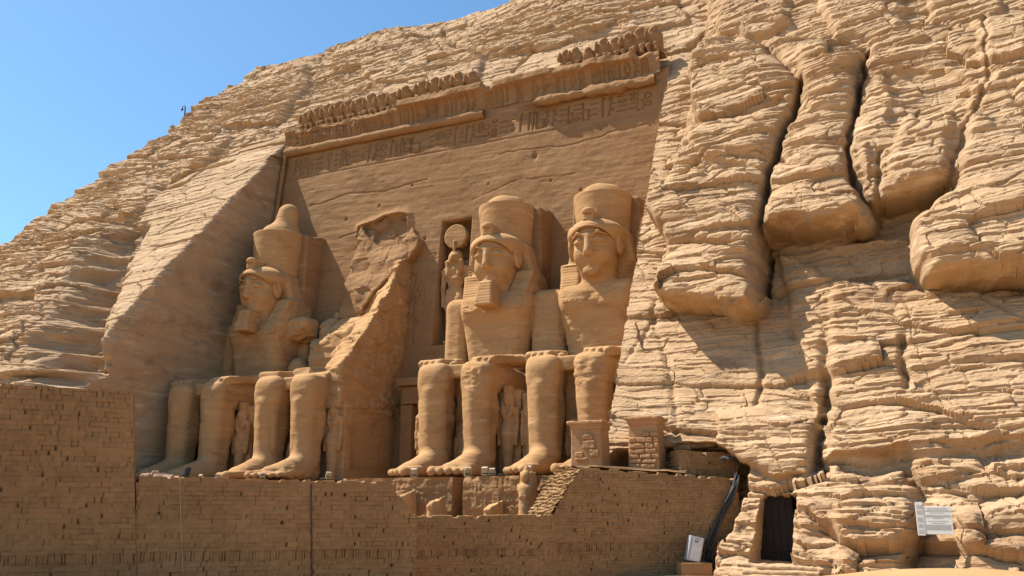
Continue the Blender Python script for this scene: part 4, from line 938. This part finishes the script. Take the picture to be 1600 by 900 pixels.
def brick_wall(root, name, A, B, z0, top, thick, seed, soldiers=(), wear=1.0, step=0.03, ch=0.16, endl=True, endr=True, batter=0.0):
    A = np.array(A); B = np.array(B); Ln = np.linalg.norm(B - A); d = (B - A) / Ln; nrm = np.array([d[1], -d[0]])
    if nrm @ (CAM[:2] - A) < 0: nrm = -nrm
    s = np.arange(0, Ln + step, step); s[-1] = Ln
    tz = top(s) + 0.06 * fbm(s * 1.5, 0 * s + seed, 0 * s, 3) - 0.07 * (h1(np.floor(s / .21), seed) > .82)
    nz = int((tz.max() - z0) / step) + 1
    T = np.linspace(0, 1, nz)[:, None]; Zg = z0 + (tz[None, :] - z0) * T; Zabs = np.minimum(z0 + (tz.max() - z0) * T, tz[None, :]); Zg = Zabs
    Sg = np.broadcast_to(s[None, :], Zg.shape)
    tn = []; h = brick_h(Sg, Zg, seed, ch, soldiers, wear, tn)
    def place(S_, Z_, H_):
        S_ = S_ - batter * (Z_ + 1.7) * np.clip(S_ / Ln, 0, 1) ** 4
        return np.stack([A[0] + d[0] * S_ + nrm[0] * H_, A[1] + d[1] * S_ + nrm[1] * H_, Z_], -1)
    G = place(Sg, Zg, h); V = [G.reshape(-1, 3)]; F = [grid_faces(nz, len(s))]; n = G.shape[0] * G.shape[1]
    nt_ = 14; tt = np.linspace(0, 1, nt_)[:, None]                                  # top, back
    Tz = tz[None, :] + (0.03 * fbm(s[None, :] * 3, tt * 4 + seed, 0 * tt + 0 * s[None, :], 3)) * (tt > 0) * 1.0
    Hh = h[-1][None, :] * (1 - tt) - thick * tt
    G = place(np.broadcast_to(s[None, :], Tz.shape), Tz, Hh); V.append(G.reshape(-1, 3)); F.append(grid_faces(nt_, len(s)) + n); n += G.shape[0] * G.shape[1]
    G = np.stack([place(s, tz, 0 * s - thick), place(s, 0 * s + z0, 0 * s - thick)]); V.append(G.reshape(-1, 3)); F.append(grid_faces(2, len(s)) + n); n += 2 * len(s)
    for on, q, si in ((endl, 0, 0.0), (endr, -1, Ln)):
        if not on: continue
        zz_ = Zg[:, q]; t2 = np.arange(0, thick + step, step); t2[-1] = thick
        Tg, Zq = np.meshgrid(t2, zz_); hh = brick_h(Tg + 3, Zq, seed + 5, ch, soldiers, .3); sg = -1 if q == 0 else 1
        k = np.minimum(1, Tg / .06)
        G = place(si + sg * hh * k, Zq, h[:, q][:, None] * (1 - k) - Tg); V.append(G.reshape(-1, 3)); F.append(grid_faces(len(zz_), len(t2), flip=(q == 0)) + n); n += G.shape[0] * G.shape[1]
    o = mesh_from(name, np.concatenate(V), np.concatenate(F), M['brick'], root); nt2 = len(o.data.vertices)
    tv = np.ones(nt2, np.float32); tv[:tn[0].size] = tn[0].ravel(); return set_tone(o, tv)
def brick_patch(root, name, c00, c10, c11, c01, seed, step=0.03, amp=1.0, ch=0.14):
    c00, c10, c11, c01 = [np.array(c, float) for c in (c00, c10, c11, c01)]
    w_, h_ = np.linalg.norm(c10 - c00), np.linalg.norm(c01 - c00)
    U, W = np.meshgrid(np.linspace(0, 1, int(w_ / step) + 2), np.linspace(0, 1, int(h_ / step) + 2)); U_, W_ = U[..., None], W[..., None]
    P_ = (c00 * (1 - U_) + c10 * U_) * (1 - W_) + (c01 * (1 - U_) + c11 * U_) * W_
    n = np.cross(c10 - c00, c01 - c00); n /= np.linalg.norm(n)
    if n @ (CAM - c00) < 0: n = -n
    tn = []; hh = brick_h(U * w_, P_[..., 2], seed, ch, (), 2.0, tn)
    t = (P_[..., 2] / ch) % 1.0
    c_ = np.floor(P_[..., 2] / ch)
    hh = hh * 1.5 + (0.10 * (0.5 - t) + 0.10 * (h1(c_ * 31 + np.floor(U * w_ / .19 + 7 * h1(c_, 3)) * 7, seed) - .5)) * amp
    return set_tone(mesh_from(name, P_ + n * hh[..., None], grid_faces(*U.shape), M['brick'], root), tn[0])
SO = [(-3.36, -3.06)]
A0, A1, A2 = gp(-70, 27.0), gp(211, 28.8), gp(652, 31.6)
A0 = A0 + (A0 - A1) / np.linalg.norm(A0 - A1) * 9.0
tag(brick_wall(None, "mud_brick_wall", A0, A1, -4.6, lambda s: 2.42 - 0.015 * s, 1.3, 3, [(-3.40, -3.10)], ch=0.165, batter=.115), "tall mud brick wall at the lower left corner, ending in a straight vertical edge", "wall", "mud brick walls across the foreground")
nn = (A2 - A1) / np.linalg.norm(A2 - A1); nb = np.array([-nn[1], nn[0]]) * 0.06
L12 = np.linalg.norm(A2 - A1)
tag(brick_wall(None, "mud_brick_wall", A1 + nb + nn * .02, A2 + nb, -4.6, lambda s: -0.62 - 0.012 * s - 1.25 * np.clip((s - (L12 - 1.05)) / 1.0, 0, 1), 1.2, 7, [(-3.37, -3.07)], ch=0.155), "low mud brick wall with a thin white cable hanging down its face", "wall", "mud brick walls across the foreground")
B0, B1, B2 = gp(560, 34.6), gp(868, 35.4), gp(1156, 36.7)
wallr = thing("mud_brick_wall", "long mud brick wall running into the cliff foot, its upper part breaking off in steps", "wall", (B1[0], B1[1], -4.2), 0, "mud brick walls across the foreground")
roff = np.array([B1[0], B1[1], -4.2])
def sub(o): o.location = tuple(-roff); return o
sub(brick_wall(wallr, "low_stretch", B0, B1, -4.6, lambda s: -1.92 + 0.0 * s, 1.3, 11, [(-3.5, -3.25)], ch=0.128, wear=.6))
dB = (B2 - B1) / np.linalg.norm(B2 - B1); nB = np.array([-dB[1], dB[0]])
C0 = gp(862, 35.35) ; LB = np.linalg.norm(B2 - C0)
def rtop(s): return np.where(s < 1.25, -1.92 + 1.92 * s / 1.25, 0.02 - 0.065 * (s - 1.25))
sub(brick_wall(wallr, "high_stretch", C0 + nB * .03, B2 + nB * .03, -4.6, rtop, 0.5, 13, [(-3.32, -3.02)], ch=0.128, wear=.7))
# oblique broken end: front edge and back edge
F0 = np.append(gp(858, 35.36), -1.98); F1 = np.append(gp(906, 35.6), 0.02)
K0 = np.append(gp(822, 37.6), -1.95); K1 = np.append(gp(868, 38.2), 0.05)
sub(brick_patch(wallr, "broken_end", K0, F0, F1, K1, 17))
sub(brick_patch(wallr, "broken_top", F1 + [0, 0, 0], K1, np.append(gp(1075, 39.5), -.05), np.append(gp(1075, 36.6), -.2), 18, amp=.5))
# upper tier standing back on the wall
T0, T1 = gp(1066, 37.0), gp(1158, 37.6)
tier = thing("mud_brick_parapet", "short upper tier of mud brick with sunlit broken end, above the long wall", "wall", (T0[0], T0[1], -.4))
roff = np.array([T0[0], T0[1], -.4])
sub(brick_wall(tier, "front", T0, T1, -0.75, lambda s: 0.80 - 0.03 * s, 1.0, 23, [(-.22, -.02)], ch=0.12, wear=.6, step=.028))
sub(brick_patch(tier, "broken_end", np.append(gp(1028, 38.6), -.5), np.append(T0, -.5), np.append(gp(1068, 37.0), .8), np.append(gp(1050, 38.6), .82), 29))

# ------------------------------------------------------------------ terrace under the colossi
ter = thing("statue_terrace", "low stone terrace with worn picture-writing on its front, under the right-hand colossi", "terrace", (9, -12, -.1))
def terrace_block(x0, x1, yf, zt, z0, seed, writ=True):
    step = 0.045
    s = np.arange(x0, x1 + step, step); z = np.arange(z0, zt + .001, step)
    Hh = np.zeros((len(z), len(s)))
    if writ:
        for q in range(3): glyph_row(Hh, s, z, x0 + .15, x1 - .1, zt - .75 - .72 * q, zt - .15 - .72 * q, .05, seed + q, wear=.35)
    Sg, Zg = np.meshgrid(s, z)
    ed = sstep(.35, 0, zt - Zg)
    hh = 0.12 * fbm(Sg * .8, Zg * .9, seed + 0 * Sg, 4) + 0.05 * ridge(Sg * 1.3, Zg * 1.6, seed + 3 + 0 * Sg, 3) + .22 * np.clip(fbm(Sg * .9, Zg * .6, seed + 9 + 0 * Sg, 3) - .1, 0, 1) * ed * 3
    V = [np.stack([Sg, yf + Hh + hh, Zg], -1).reshape(-1, 3)]; F = [grid_faces(len(z), len(s))]; n = len(z) * len(s)
    t = np.linspace(0, 1, 60)[:, None]; yy = (yf + (Hh + hh)[-1])[None, :] * (1 - t) + 2.0 * t
    zz_ = zt + 0.09 * fbm(s[None, :] * .9, yy * .9, seed + 0 * yy, 4) * np.minimum(1, 8 * t)
    V.append(np.stack([np.broadcast_to(s[None, :], yy.shape), yy, zz_], -1).reshape(-1, 3)); F.append(grid_faces(60, len(s)) + n); n += 60 * len(s)
    for q, fl in ((0, True), (-1, False)):
        y2 = np.linspace(0, 1, 40)[None, :]; yf_ = (yf + (Hh + hh)[:, q])[:, None]
        G = np.stack([np.full((len(z), 40), s[q]) + 0.05 * fbm(yf_ + y2 * 12, z[:, None] * 1.0, seed + 0 * y2 + 0 * yf_, 3) * np.minimum(1, y2 * 20), yf_ * (1 - y2) + 2.0 * y2, np.broadcast_to(z[:, None], (len(z), 40))], -1)
        V.append(G.reshape(-1, 3)); F.append(grid_faces(len(z), 40, flip=fl) + n); n += len(z) * 40
    o = mesh_from("terrace_block", np.concatenate(V), np.concatenate(F), M['temple'], ter, True); o.location = (-9, 12, .1); return o
terrace_block(2.6, 9.05, -12.1, -0.12, -4.5, 3); terrace_block(9.75, 17.6, -12.2, -0.10, -4.5, 41); terrace_block(8.6, 10.2, -11.1, -0.3, -4.5, 61, False)
ter2 = thing("statue_terrace", "stone terrace under the two left-hand colossi, almost hidden behind the low brick wall", "terrace", (-9, -12, -.1))
ter_keep, ter = ter, ter2
o = terrace_block(-17.0, -1.6, -11.6, -0.12, -4.5, 77); o.location = (9, 12, .1)
ter = ter_keep
# ------------------------------------------------------------------ things on and around the terrace
PV = pr(P.reshape(-1, 3)); PD = ((P.reshape(-1, 3) - CAM) @ _F)
def cliff_hit(u, v, r=5):
    for r in (r, r * 2, r * 4, r * 8):
        k = np.where((np.abs(PV[:, 0] - u) < r) & (np.abs(PV[:, 1] - v) < r) & (PD > 5))[0]
        if len(k): break
    k = k[PD[k] < PD[k].min() + 1.0]
    return P.reshape(-1, 3)[k[np.argmin((PV[k, 0] - u) ** 2 + (PV[k, 1] - v) ** 2)]]
M['metal'] = flat_mat("grey_painted_metal", (0.36, 0.37, 0.38), 0.45, 0.2)
M['black'] = flat_mat("black_metal", (0.015, 0.015, 0.016), 0.5)
M['lampbody'] = flat_mat("cream_lamp_body", (0.36, 0.29, 0.19), 0.6)
M['glass'] = flat_mat("dark_lamp_glass", (0.05, 0.05, 0.055), 0.1)
M['cable'] = flat_mat("dark_cable", (0.035, 0.03, 0.027), 0.7)
M['pale'] = flat_mat("pale_cable", (0.40, 0.32, 0.24), 0.7)
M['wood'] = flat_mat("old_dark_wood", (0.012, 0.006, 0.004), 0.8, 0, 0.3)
M['board'] = flat_mat("white_sign_board", (0.66, 0.66, 0.60), 0.5, 0, 0.05)
M['ink'] = flat_mat("grey_sign_print", (0.30, 0.30, 0.27), 0.7)
M['redstone'] = rock_mat("pink_rubble", (0.42, 0.26, 0.17), (0.36, 0.21, 0.13), (0.48, 0.32, 0.22), 3.0, 0.4, bump=0.3, fine=2.0)
def pier(label, u0, u1, zb, zt, y, seed):
    a, b = at(u0, 700, 1, y), at(u1, 700, 1, y); w_ = b[0] - a[0]; root = thing("stone_pier", label, "pier", ((a[0] + b[0]) / 2, y, zb), 0, "small piers at the right end of the terrace")
    v = Vox((-w_ / 2 - .4, -.4, -.1), (w_ / 2 + .4, 1.7, zt - zb + .3), 0.035); h = zt - zb
    v.box((-w_ / 2, 0, -.3), (w_ / 2, 1.25, h - .02), .04, .04, taper=(0, 2, .02, 0))
    V, Q = v.mesh(); V = V + vnormals(V, Q) * (0.03 * fbm(V[:, 0] * 1.5 + seed, V[:, 1] * 1.5, V[:, 2] * 1.5, 4))[:, None]
    mesh_from("plastered_shaft", V, Q, M['mortar'], root, True)
    v = Vox((-w_ / 2 - .4, -.5, h - .4), (w_ / 2 + .4, 1.8, h + .3), 0.03)
    v.box((-w_ / 2 - .12, -.18, h - .06), (w_ / 2 + .12, 1.4, h + .10), .05, .03); v.box((-w_ / 2 - .03, -.08, h - .28), (w_ / 2 + .03, 1.3, h), .1, .06)
    V, Q = v.mesh(); V = V + vnormals(V, Q) * (0.06 * fbm(V[:, 0] * 3 + seed, V[:, 1] * 3, V[:, 2] * 3, 3))[:, None]
    mesh_from("capping", V, Q, M['mortar'], root, True)
    return root, w_, h
def stone_in(root, c, size, seed, mat):
    v = Vox(np.array(c) - np.array(size) * .5 - .12, np.array(c) + np.array(size) * .5 + .12, 0.025)
    v.box(np.array(c) - np.array(size) / 2, np.array(c) + np.array(size) / 2, min(size) * .25, .03)
    V, Q = v.mesh(); V = V + vnormals(V, Q) * (0.035 * fbm(V[:, 0] * 5 + seed, V[:, 1] * 5, V[:, 2] * 5, 3))[:, None]
    return mesh_from("facing_stone", V, Q, mat, root, True)
r1, w1, hh1 = pier("narrow plastered pier with a few stones bared, hiding the shin of the right-hand colossus", 891, 940, -.3, 2.08, -13.2, 1.0)
for q, (x, z, a, b) in enumerate([(.1, 1.75, .5, .26), (.15, 1.42, .6, .36), (.4, 1.05, .42, .3), (-.3, .98, .38, .24), (-.2, .78, .55, .12), (.45, .2, .55, .2)]): stone_in(r1, (x, .0, z), (a, .2, b), q, M['mortar'])
r2, w2, hh2 = pier("wider pier of bared stone blocks beside the cliff, right of the narrow plastered one", 981, 1029, -.3, 2.22, -12.6, 2.0)
rs = random.Random(9); z = 0.1
while z < 1.85:
    x = -w2 / 2 + .05; hb = rs.uniform(.2, .32)
    while x < w2 / 2 - .15:
        a = min(rs.uniform(.35, .8), w2 / 2 + .04 - x)
        if rs.random() < (.95 if z < 1.1 else .7): stone_in(r2, (x + a / 2, .0, z + hb / 2), (a - .04, .2, hb - .035), rs.random() * 9, M['mortar'])
        x += a
    z += hb
def rock(label, p, size, seed, mat, name="loose_stone", group=None, rz=0, cat="stone"):
    s_ = np.array(size, float); v = Vox(-s_ * .5 - .15 * s_.max(), s_ * .5 + .15 * s_.max(), s_.max() / 22)
    v.box(-s_ / 2, s_ / 2, s_.min() * .22, .05, taper=(0, 2, .25 * s_[0] / s_[2] * .3, 0)); rr = random.Random(seed)
    for q in range(3):
        n = np.array([rr.uniform(-1, 1), rr.uniform(-1, 1), rr.uniform(.1, 1)]); n /= np.linalg.norm(n); v.plane_cut(n, n * s_ * .40, .03 * s_.max())
    V, Q = v.mesh(); V = V + vnormals(V, Q) * (.06 * s_.max() * fbm(V[:, 0] * 2.2 / s_.max() + seed, V[:, 1] * 2.2 / s_.max(), V[:, 2] * 3 / s_.max(), 4))[:, None]
    V[:, 2] += s_[2] / 2 * .92
    o = mesh_from(name, V, Q, mat, None, False); o.location = tuple(p); o.rotation_euler = (0, 0, rz); return tag(o, label, cat, group)
rp = random.Random(3)
for u, sz, lab in [(953, (.9, .6, .45), "squared block in the low row between the two piers, nearest the narrow pier"), (975, (.8, .6, .42), "squared block in the low row, touching the wider pier")]:
    p = at(u, 722, 1, -13.0); rock(lab, (p[0], p[1], -.3), sz, u, M['mortar'], "stone_block")
for u, v_, sz, lab in [(1092, 700, (1.7, 1.0, .9), "broad flat-topped boulder on the ledge above the upper brick tier"), (1122, 703, (.9, .8, .7), "small boulder right of the flat-topped one above the brick tier"), (1068, 704, (.8, .7, .5), "angular rock on the ledge left of the flat-topped boulder")]:
    p = at_depth(u, v_, 39.3); rock(lab, p, sz, u, M['cliff'], "boulder", "boulders on the ledge above the brick tier", cat="boulder")
# rubble at the feet of the left colossus
for k, (u, w_, lab) in enumerate([(232, .9, "low pinkish rubble stone next to the tall wall edge"), (250, .8, "pink rubble stone in the middle of the heap on the low wall"), (262, .7, "pink rubble stone left of the black floodlight"), (276, .55, "small pink stone touching the black floodlight"), (243, .5, "little stone on top of the pink heap on the low wall"), (286, .4, "pale round stone in front of the black floodlight")]):
    p = at(u, 747, 1, -11.3); rock(lab, (p[0], p[1], -.1 + (.35 if k == 4 else 0)), (w_, w_ * .8, w_ * .6), k + 3, M['redstone'], "rubble_stone", "rubble heap on the low wall", rz=k)
# fallen pieces and pebbles on the laps
rock("pointed broken fragment lying in the lap of the far left colossus", (-13.2, -3.4, 6.5), (1.3, .9, .85), 21, M['statue'], "fallen_fragment")
rock("small round fragment right of the pointed one on the left colossus lap", (-12.4, -3.2, 6.5), (.55, .5, .55), 22, M['statue'], "fallen_fragment")
rock("rounded boulder on the torn thigh of the ruined colossus", (-6.3, -4.4, 6.5), (1.5, 1.2, .9), 23, M['statue'], "fallen_fragment")
for k, (x, y, n, w_) in enumerate([(6.1, -4.6, 4, "bearded colossus"), (13.0, -4.8, 4, "beardless colossus"), (-4.6, -4.9, 3, "ruined colossus")]):
    for q in range(n):
        rock("pale pebble lying in the lap of the %s" % w_, (x + (q - n / 2) * .42, y + .2 * (q % 2), 6.5), (.30, .26, .24), 40 + k * 7 + q, M['lampbody'], "pebble", "pebbles in the lap of the %s" % w_)
# floodlights along the terrace
def floodlight(label, p, sc=1.0, rz=0.0, mat='lampbody', tilt=.5):
    root = thing("floodlight", label, "floodlight", tuple(p), rz, "floodlights at the feet of the colossi"); root.scale = (sc,) * 3
    c, s_ = math.cos(tilt), math.sin(tilt); R_ = [[1, 0, 0], [0, c, -s_], [0, s_, c]]
    mb = MB(); mb.box((0, 0, .03), (.34, .2, .06)); mb.box((-.19, 0, .17), (.03, .05, .30)); mb.box((.19, 0, .17), (.03, .05, .30)); mb.build("bracket", M['black'] if mat == 'black' else M[mat], root)
    mb = MB(); mb.box((0, 0, .3), (.34, .16, .30), R_); mb.build("housing", M[mat], root, bevel=.02)
    mb = MB(); q = np.array(R_) @ np.array([0, .095, 0]); mb.box((q[0], q[1], .3 + q[2]), (.27, .02, .23), R_); mb.build("lens", M['glass'], root)
    return root
floodlight("large black floodlight beside the rubble heap at the left colossus's feet", (*at(291, 747, 1, -11.2)[:2], -.08), 1.75, 2.6, 'black', .2)
for u, lab, rz in [(647, "boxy pale floodlight between the feet of the bearded colossus", .2), (731, "pale floodlight by the outer toes of the bearded colossus, turned cornerwise", .8), (758, "left of the paired pale floodlights before the standing figure niche", 0), (769, "right, rounder one of the paired pale floodlights", .4), (826, "pale floodlight between the feet of the beardless colossus", .1)]:
    floodlight(lab, (*at(u, 747, 1, -11.6)[:2], -.10), .95 if u != 769 else .8, rz)
for u, lab in [(314, "tiny pale lamp right of the black floodlight on the low wall"), (338, "pale lamp at the toes of the far left colossus"), (410, "pale lamp at the toes of the ruined colossus"), (513, "pale lamp below the throne of the ruined colossus")]:
    floodlight(lab, (*at(u, 749, 1, -11.0)[:2], -.08), .8, u * .1)
# small statues along the terrace front
def stele(label, u, y, h, zb, broken=False):
    p = at(u, 780, 1, y); root = thing("small_statue", label, "statue", (p[0], y, zb), 0.0, "small statues along the terrace front")
    v = Vox((-.6, -.6, -.1), (.6, .6, h + .3), 0.03)
    v.box((-.36, -.1, 0), (.36, .5, h * .98), .08, .1, taper=(0, 2, .05, h * .5)); v.cap((0, -.2, .2), (0, -.18, h * .6), .3, .26, .15); v.ell((0, -.2, h * .62), (.33, .25, .3), .15)
    v.cap((-.28, -.2, h * .7), (.1, -.42, h * .5), .11, .1, .1); v.cap((.28, -.2, h * .7), (-.1, -.42, h * .5), .11, .1, .1)
    if not broken: v.ell((0, -.15, h * .88), (.22, .22, .26), .08); v.cap((0, -.1, h * .95), (0, 0, h * 1.06), .17, .09, .05)
    else: v.plane_cut((-.3, -.3, 1), (0, 0, h * .7), .08, lambda X, Y, Z: .12 * fbm(X * 3 + 0 * Z + 0 * Y, Y * 3 + 0 * Z + 0 * X, Z * 3 + 0 * X + 0 * Y, 3))
    V, Q = v.mesh(); V = V + vnormals(V, Q) * (.03 * fbm(V[:, 0] * 3, V[:, 1] * 3, V[:, 2] * 4 + u, 3))[:, None]
    mesh_from("carved_figure", V, Q, M['statue'], root, True)
stele("complete little standing statue before the terrace, by the broken brick wall end", 823, -12.9, 2.35, -2.3)
stele("snapped-off little statue before the right half of the terrace writing", 769, -12.9, 1.2, -2.3, True)
stele("broken little statue before the middle of the left terrace block", 680, -12.9, 1.5, -2.3, True)
stele("worn little statue at the left corner of the terrace front", 633, -12.9, 1.9, -2.3, True)
# ------------------------------------------------------------------ cables
def cable(name, label, pts, r, mat, cat="cable", n=8):
    pts = [np.array(p) for p in pts]; dense = []
    for i in range(len(pts) - 1):
        p0, p1, p2, p3 = pts[max(i - 1, 0)], pts[i], pts[i + 1], pts[min(i + 2, len(pts) - 1)]
        for t in np.linspace(0, 1, 10, endpoint=False): dense.append(.5 * ((2 * p1) + (-p0 + p2) * t + (2 * p0 - 5 * p1 + 4 * p2 - p3) * t * t + (-p0 + 3 * p1 - 3 * p2 + p3) * t ** 3))
    dense.append(pts[-1]); o = MB().tube(dense, r, n).build(name, M[mat], None, True); return tag(o, label, cat)
def on_wall(u, v, A, B, off=.04):
    d = (B - A) / np.linalg.norm(B - A); n = np.array([d[1], -d[0], 0.]); n = -n if n[:2] @ (CAM[:2] - A) < 0 else n
    return at_plane(u, v, n, n[:2] @ A) + n * off
W1 = (A1 + nb, A2 + nb)
cable("wall_line", "thin pale cable hanging straight down the low brick wall", [on_wall(u, v, *W1) for u, v in ((281, 748), (282, 790), (283, 830), (285, 870), (287, 930))], .010, 'pale')
cable("wall_line", "thin dark line running down the low brick wall near its middle", [on_wall(u, v, *W1) for u, v in ((486, 757), (486, 800), (487, 850), (487, 930))], .022, 'cable')  # dark tube added as stand-in for a dark vertical line in the brickwork
bw = thing("cable_bundle", "bundle of dark cables draped down the joint between brick wall and cliff", "cable", tuple(on_wall(1110, 860, B1, B2, .3)))
bl = np.array(bw.location)
rs = random.Random(5)
for k in range(6):
    pts = []
    for u, v in ((1125, 716), (1142, 716), (1153, 722), (1148, 750), (1135, 785), (1118, 820), (1107, 850), (1104, 868), (1106, 888)):
        pts.append(on_wall(u + rs.uniform(-3.5, 3.5) + k * 1.2 - 3, v + rs.uniform(-2, 2), B1, B2, .10 + .05 * (k % 3) + rs.uniform(0, .05)) - bl)
    MB().tube(pts, .035 + .015 * (k % 2), 7).build("cable", M['cable'], bw, True)
# ------------------------------------------------------------------ grey lighting cabinet
pb = at(1070, 882, 2, -4.0); pb = on_wall(1070, 880, B1, B2, .75)
cab = thing("lighting_cabinet", "light grey metal lighting cabinet leaning back on a low stone base by the brick wall", "cabinet", tuple(pb), 0.52)
mb = MB(); mb.box((0.1, 0, -.22), (1.25, .75, .62), jit=.03); mb.build("base_slab", M['temple'], cab, bevel=.02)
a = -.24; ca, sa = math.cos(a), math.sin(a); Rz = np.array([[ca, 0, -sa], [0, 1, 0], [sa, 0, ca]])
def rb(c): return np.array([0.02, 0, .11]) + Rz @ np.array(c)
mb = MB(); mb.box(rb((0, 0, .50)), (.56, .42, .98), Rz); mb.build("case", M['metal'], cab, bevel=.02)
mb = MB(); mb.box(rb((.03, -.222, .50)), (.42, .02, .90), Rz); dr = mb.build("door", flat_mat("pale_grey_door", (0.52, 0.53, 0.54), 0.4), cab, bevel=.006)
mb = MB()
for q in range(3): mb.box(rb((-.06 + .05 * q, -.236, .80)), (.035, .008, .07), Rz)
mb.box(rb((.02, -.236, .91)), (.22, .008, .022), Rz); mb.build("badge", M['black'], dr)
# ------------------------------------------------------------------ door in the rock
hd = cliff_hit(1262, 872); yd = float(nat_y(np.array(25.2), np.array(-2.5))); dp = at(1216, 868, 1, yd + 1.9)
door = thing("wooden_door", "dark wooden door deep inside the rock-cut doorway at the cliff foot", "door", (dp[0], dp[1], -3.75))
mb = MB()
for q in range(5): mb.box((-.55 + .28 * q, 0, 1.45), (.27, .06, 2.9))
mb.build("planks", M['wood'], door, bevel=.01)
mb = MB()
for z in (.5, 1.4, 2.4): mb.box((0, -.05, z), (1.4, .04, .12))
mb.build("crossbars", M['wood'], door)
stp = thing("stone_steps", "low worn stone steps below the dark doorway", "steps", (hd[0] - .8, hd[1] - .6, -4.1))
for q in range(3):
    s_ = np.array([3.2 - .5 * q, 1.2 - .3 * q, .17]); v = Vox(-s_ / 2 - .1, s_ / 2 + .1, .04); v.box(-s_ / 2, s_ / 2, .05, .03); V, Q = v.mesh()
    V = V + vnormals(V, Q) * (.05 * fbm(V[:, 0] * 2 + q, V[:, 1] * 2, V[:, 2] * 4, 3))[:, None]; o = mesh_from("step", V, Q, M['cliff'], stp); o.location = (-.3 + .2 * q, .2 * q, .05 + .15 * q)
# ------------------------------------------------------------------ sign boards on the rock
hs = cliff_hit(1460, 812); kk = (np.abs(PV[:, 0] - 1462) < 32) & (np.abs(PV[:, 1] - 811) < 30) & (PD > 5); dsg = PD[kk].min() - .08
sp = at_depth(1462, 812, dsg)
sign = thing("information_board", "pale notice board with a narrow side strip, full of fine grey print, on the rock", "sign", tuple(sp), math.radians(-5))
px = dsg / FPX
mb = MB(); mb.box((3 * px, 0, -1 * px), (41 * px, .03, 42 * px)); main = mb.build("board", M['board'], sign, bevel=.004)
mb = MB(); mb.box((-22 * px, -.015, 1.5 * px), (11 * px, .03, 51 * px)); side = mb.build("side_strip", M['board'], sign, bevel=.004)
for x, z in ((-14, 16), (20, 16), (-14, -18), (20, -18)): MB().tube([(x * px, .0, z * px), (x * px, .5, z * px)], .02, 6).build("mounting_pin", M['metal'], sign)
rs = random.Random(2)
def print_lines(x0, x1, zs_, y, parent, dens):
    mb = MB()
    for z, half in zs_:
        x = (x0 + x1) / 2 - half * (x1 - x0) / 2; xe = (x0 + x1) / 2 + half * (x1 - x0) / 2
        while x < xe:
            w_ = rs.uniform(.6, 2.2); mb.box(((x + w_ / 2) * px, y, (z + rs.uniform(-.1, .1)) * px), (w_ * px, .004, .55 * px)); x += w_ + rs.uniform(.35, .7) / dens
    return mb.build("printed_text", M['ink'], parent)
print_lines(-16, 22, [(17, .7), (14.5, .75), (13, .92), (10.5, .55), (7, .9), (5.6, .9), (4.2, .9), (2.4, .4), (-2, .75), (-5.2, .5), (-8, .92), (-9.4, .92), (-10.8, .92), (-12.2, .92), (-13.6, .92), (-15, .9)], -.018, main, 1)
print_lines(-26.5, -17.5, [(22 - 1.7 * k, .85) for k in range(26) if k not in (4, 9, 10, 16, 21)], -.033, side, 1)
# ------------------------------------------------------------------ lamp on the ridge
hl = cliff_hit(282, 171, 7); dl = (hl - CAM) @ _F
lp = thing("ridge_lamp", "small dark lamp hanging from a curved post on the skyline ridge", "lamp", tuple(hl - np.array([0, 0, .4])))
e = dl / FPX; ux = np.array([_R[0], _R[1], 0])
mb = MB(); mb.tube([(0, 0, -.4), (0, 0, 9 * e + .4), (0, 0, 13 * e + .4)], 0.065, 8); mb.build("post", M['black'], lp, True)
mb = MB(); mb.tube([np.array((0, 0, 12 * e + .4)), np.array((0, 0, 15 * e + .4)) - ux * .8 * e, np.array((0, 0, 16 * e + .4)) - ux * 2.5 * e, np.array((0, 0, 15 * e + .4)) - ux * 4.2 * e, np.array((0, 0, 12 * e + .4)) - ux * 4.8 * e], 0.05, 8); mb.build("arm", M['black'], lp, True)
mb = MB(); cc = np.array((0, 0, 9.5 * e + .4)) - ux * 4.8 * e; mb.lathe([(0.03, .18), (.10, .14), (.13, .02), (.10, -.1), (.03, -.15)], cc); mb.build("lamp_head", M['black'], lp, True)
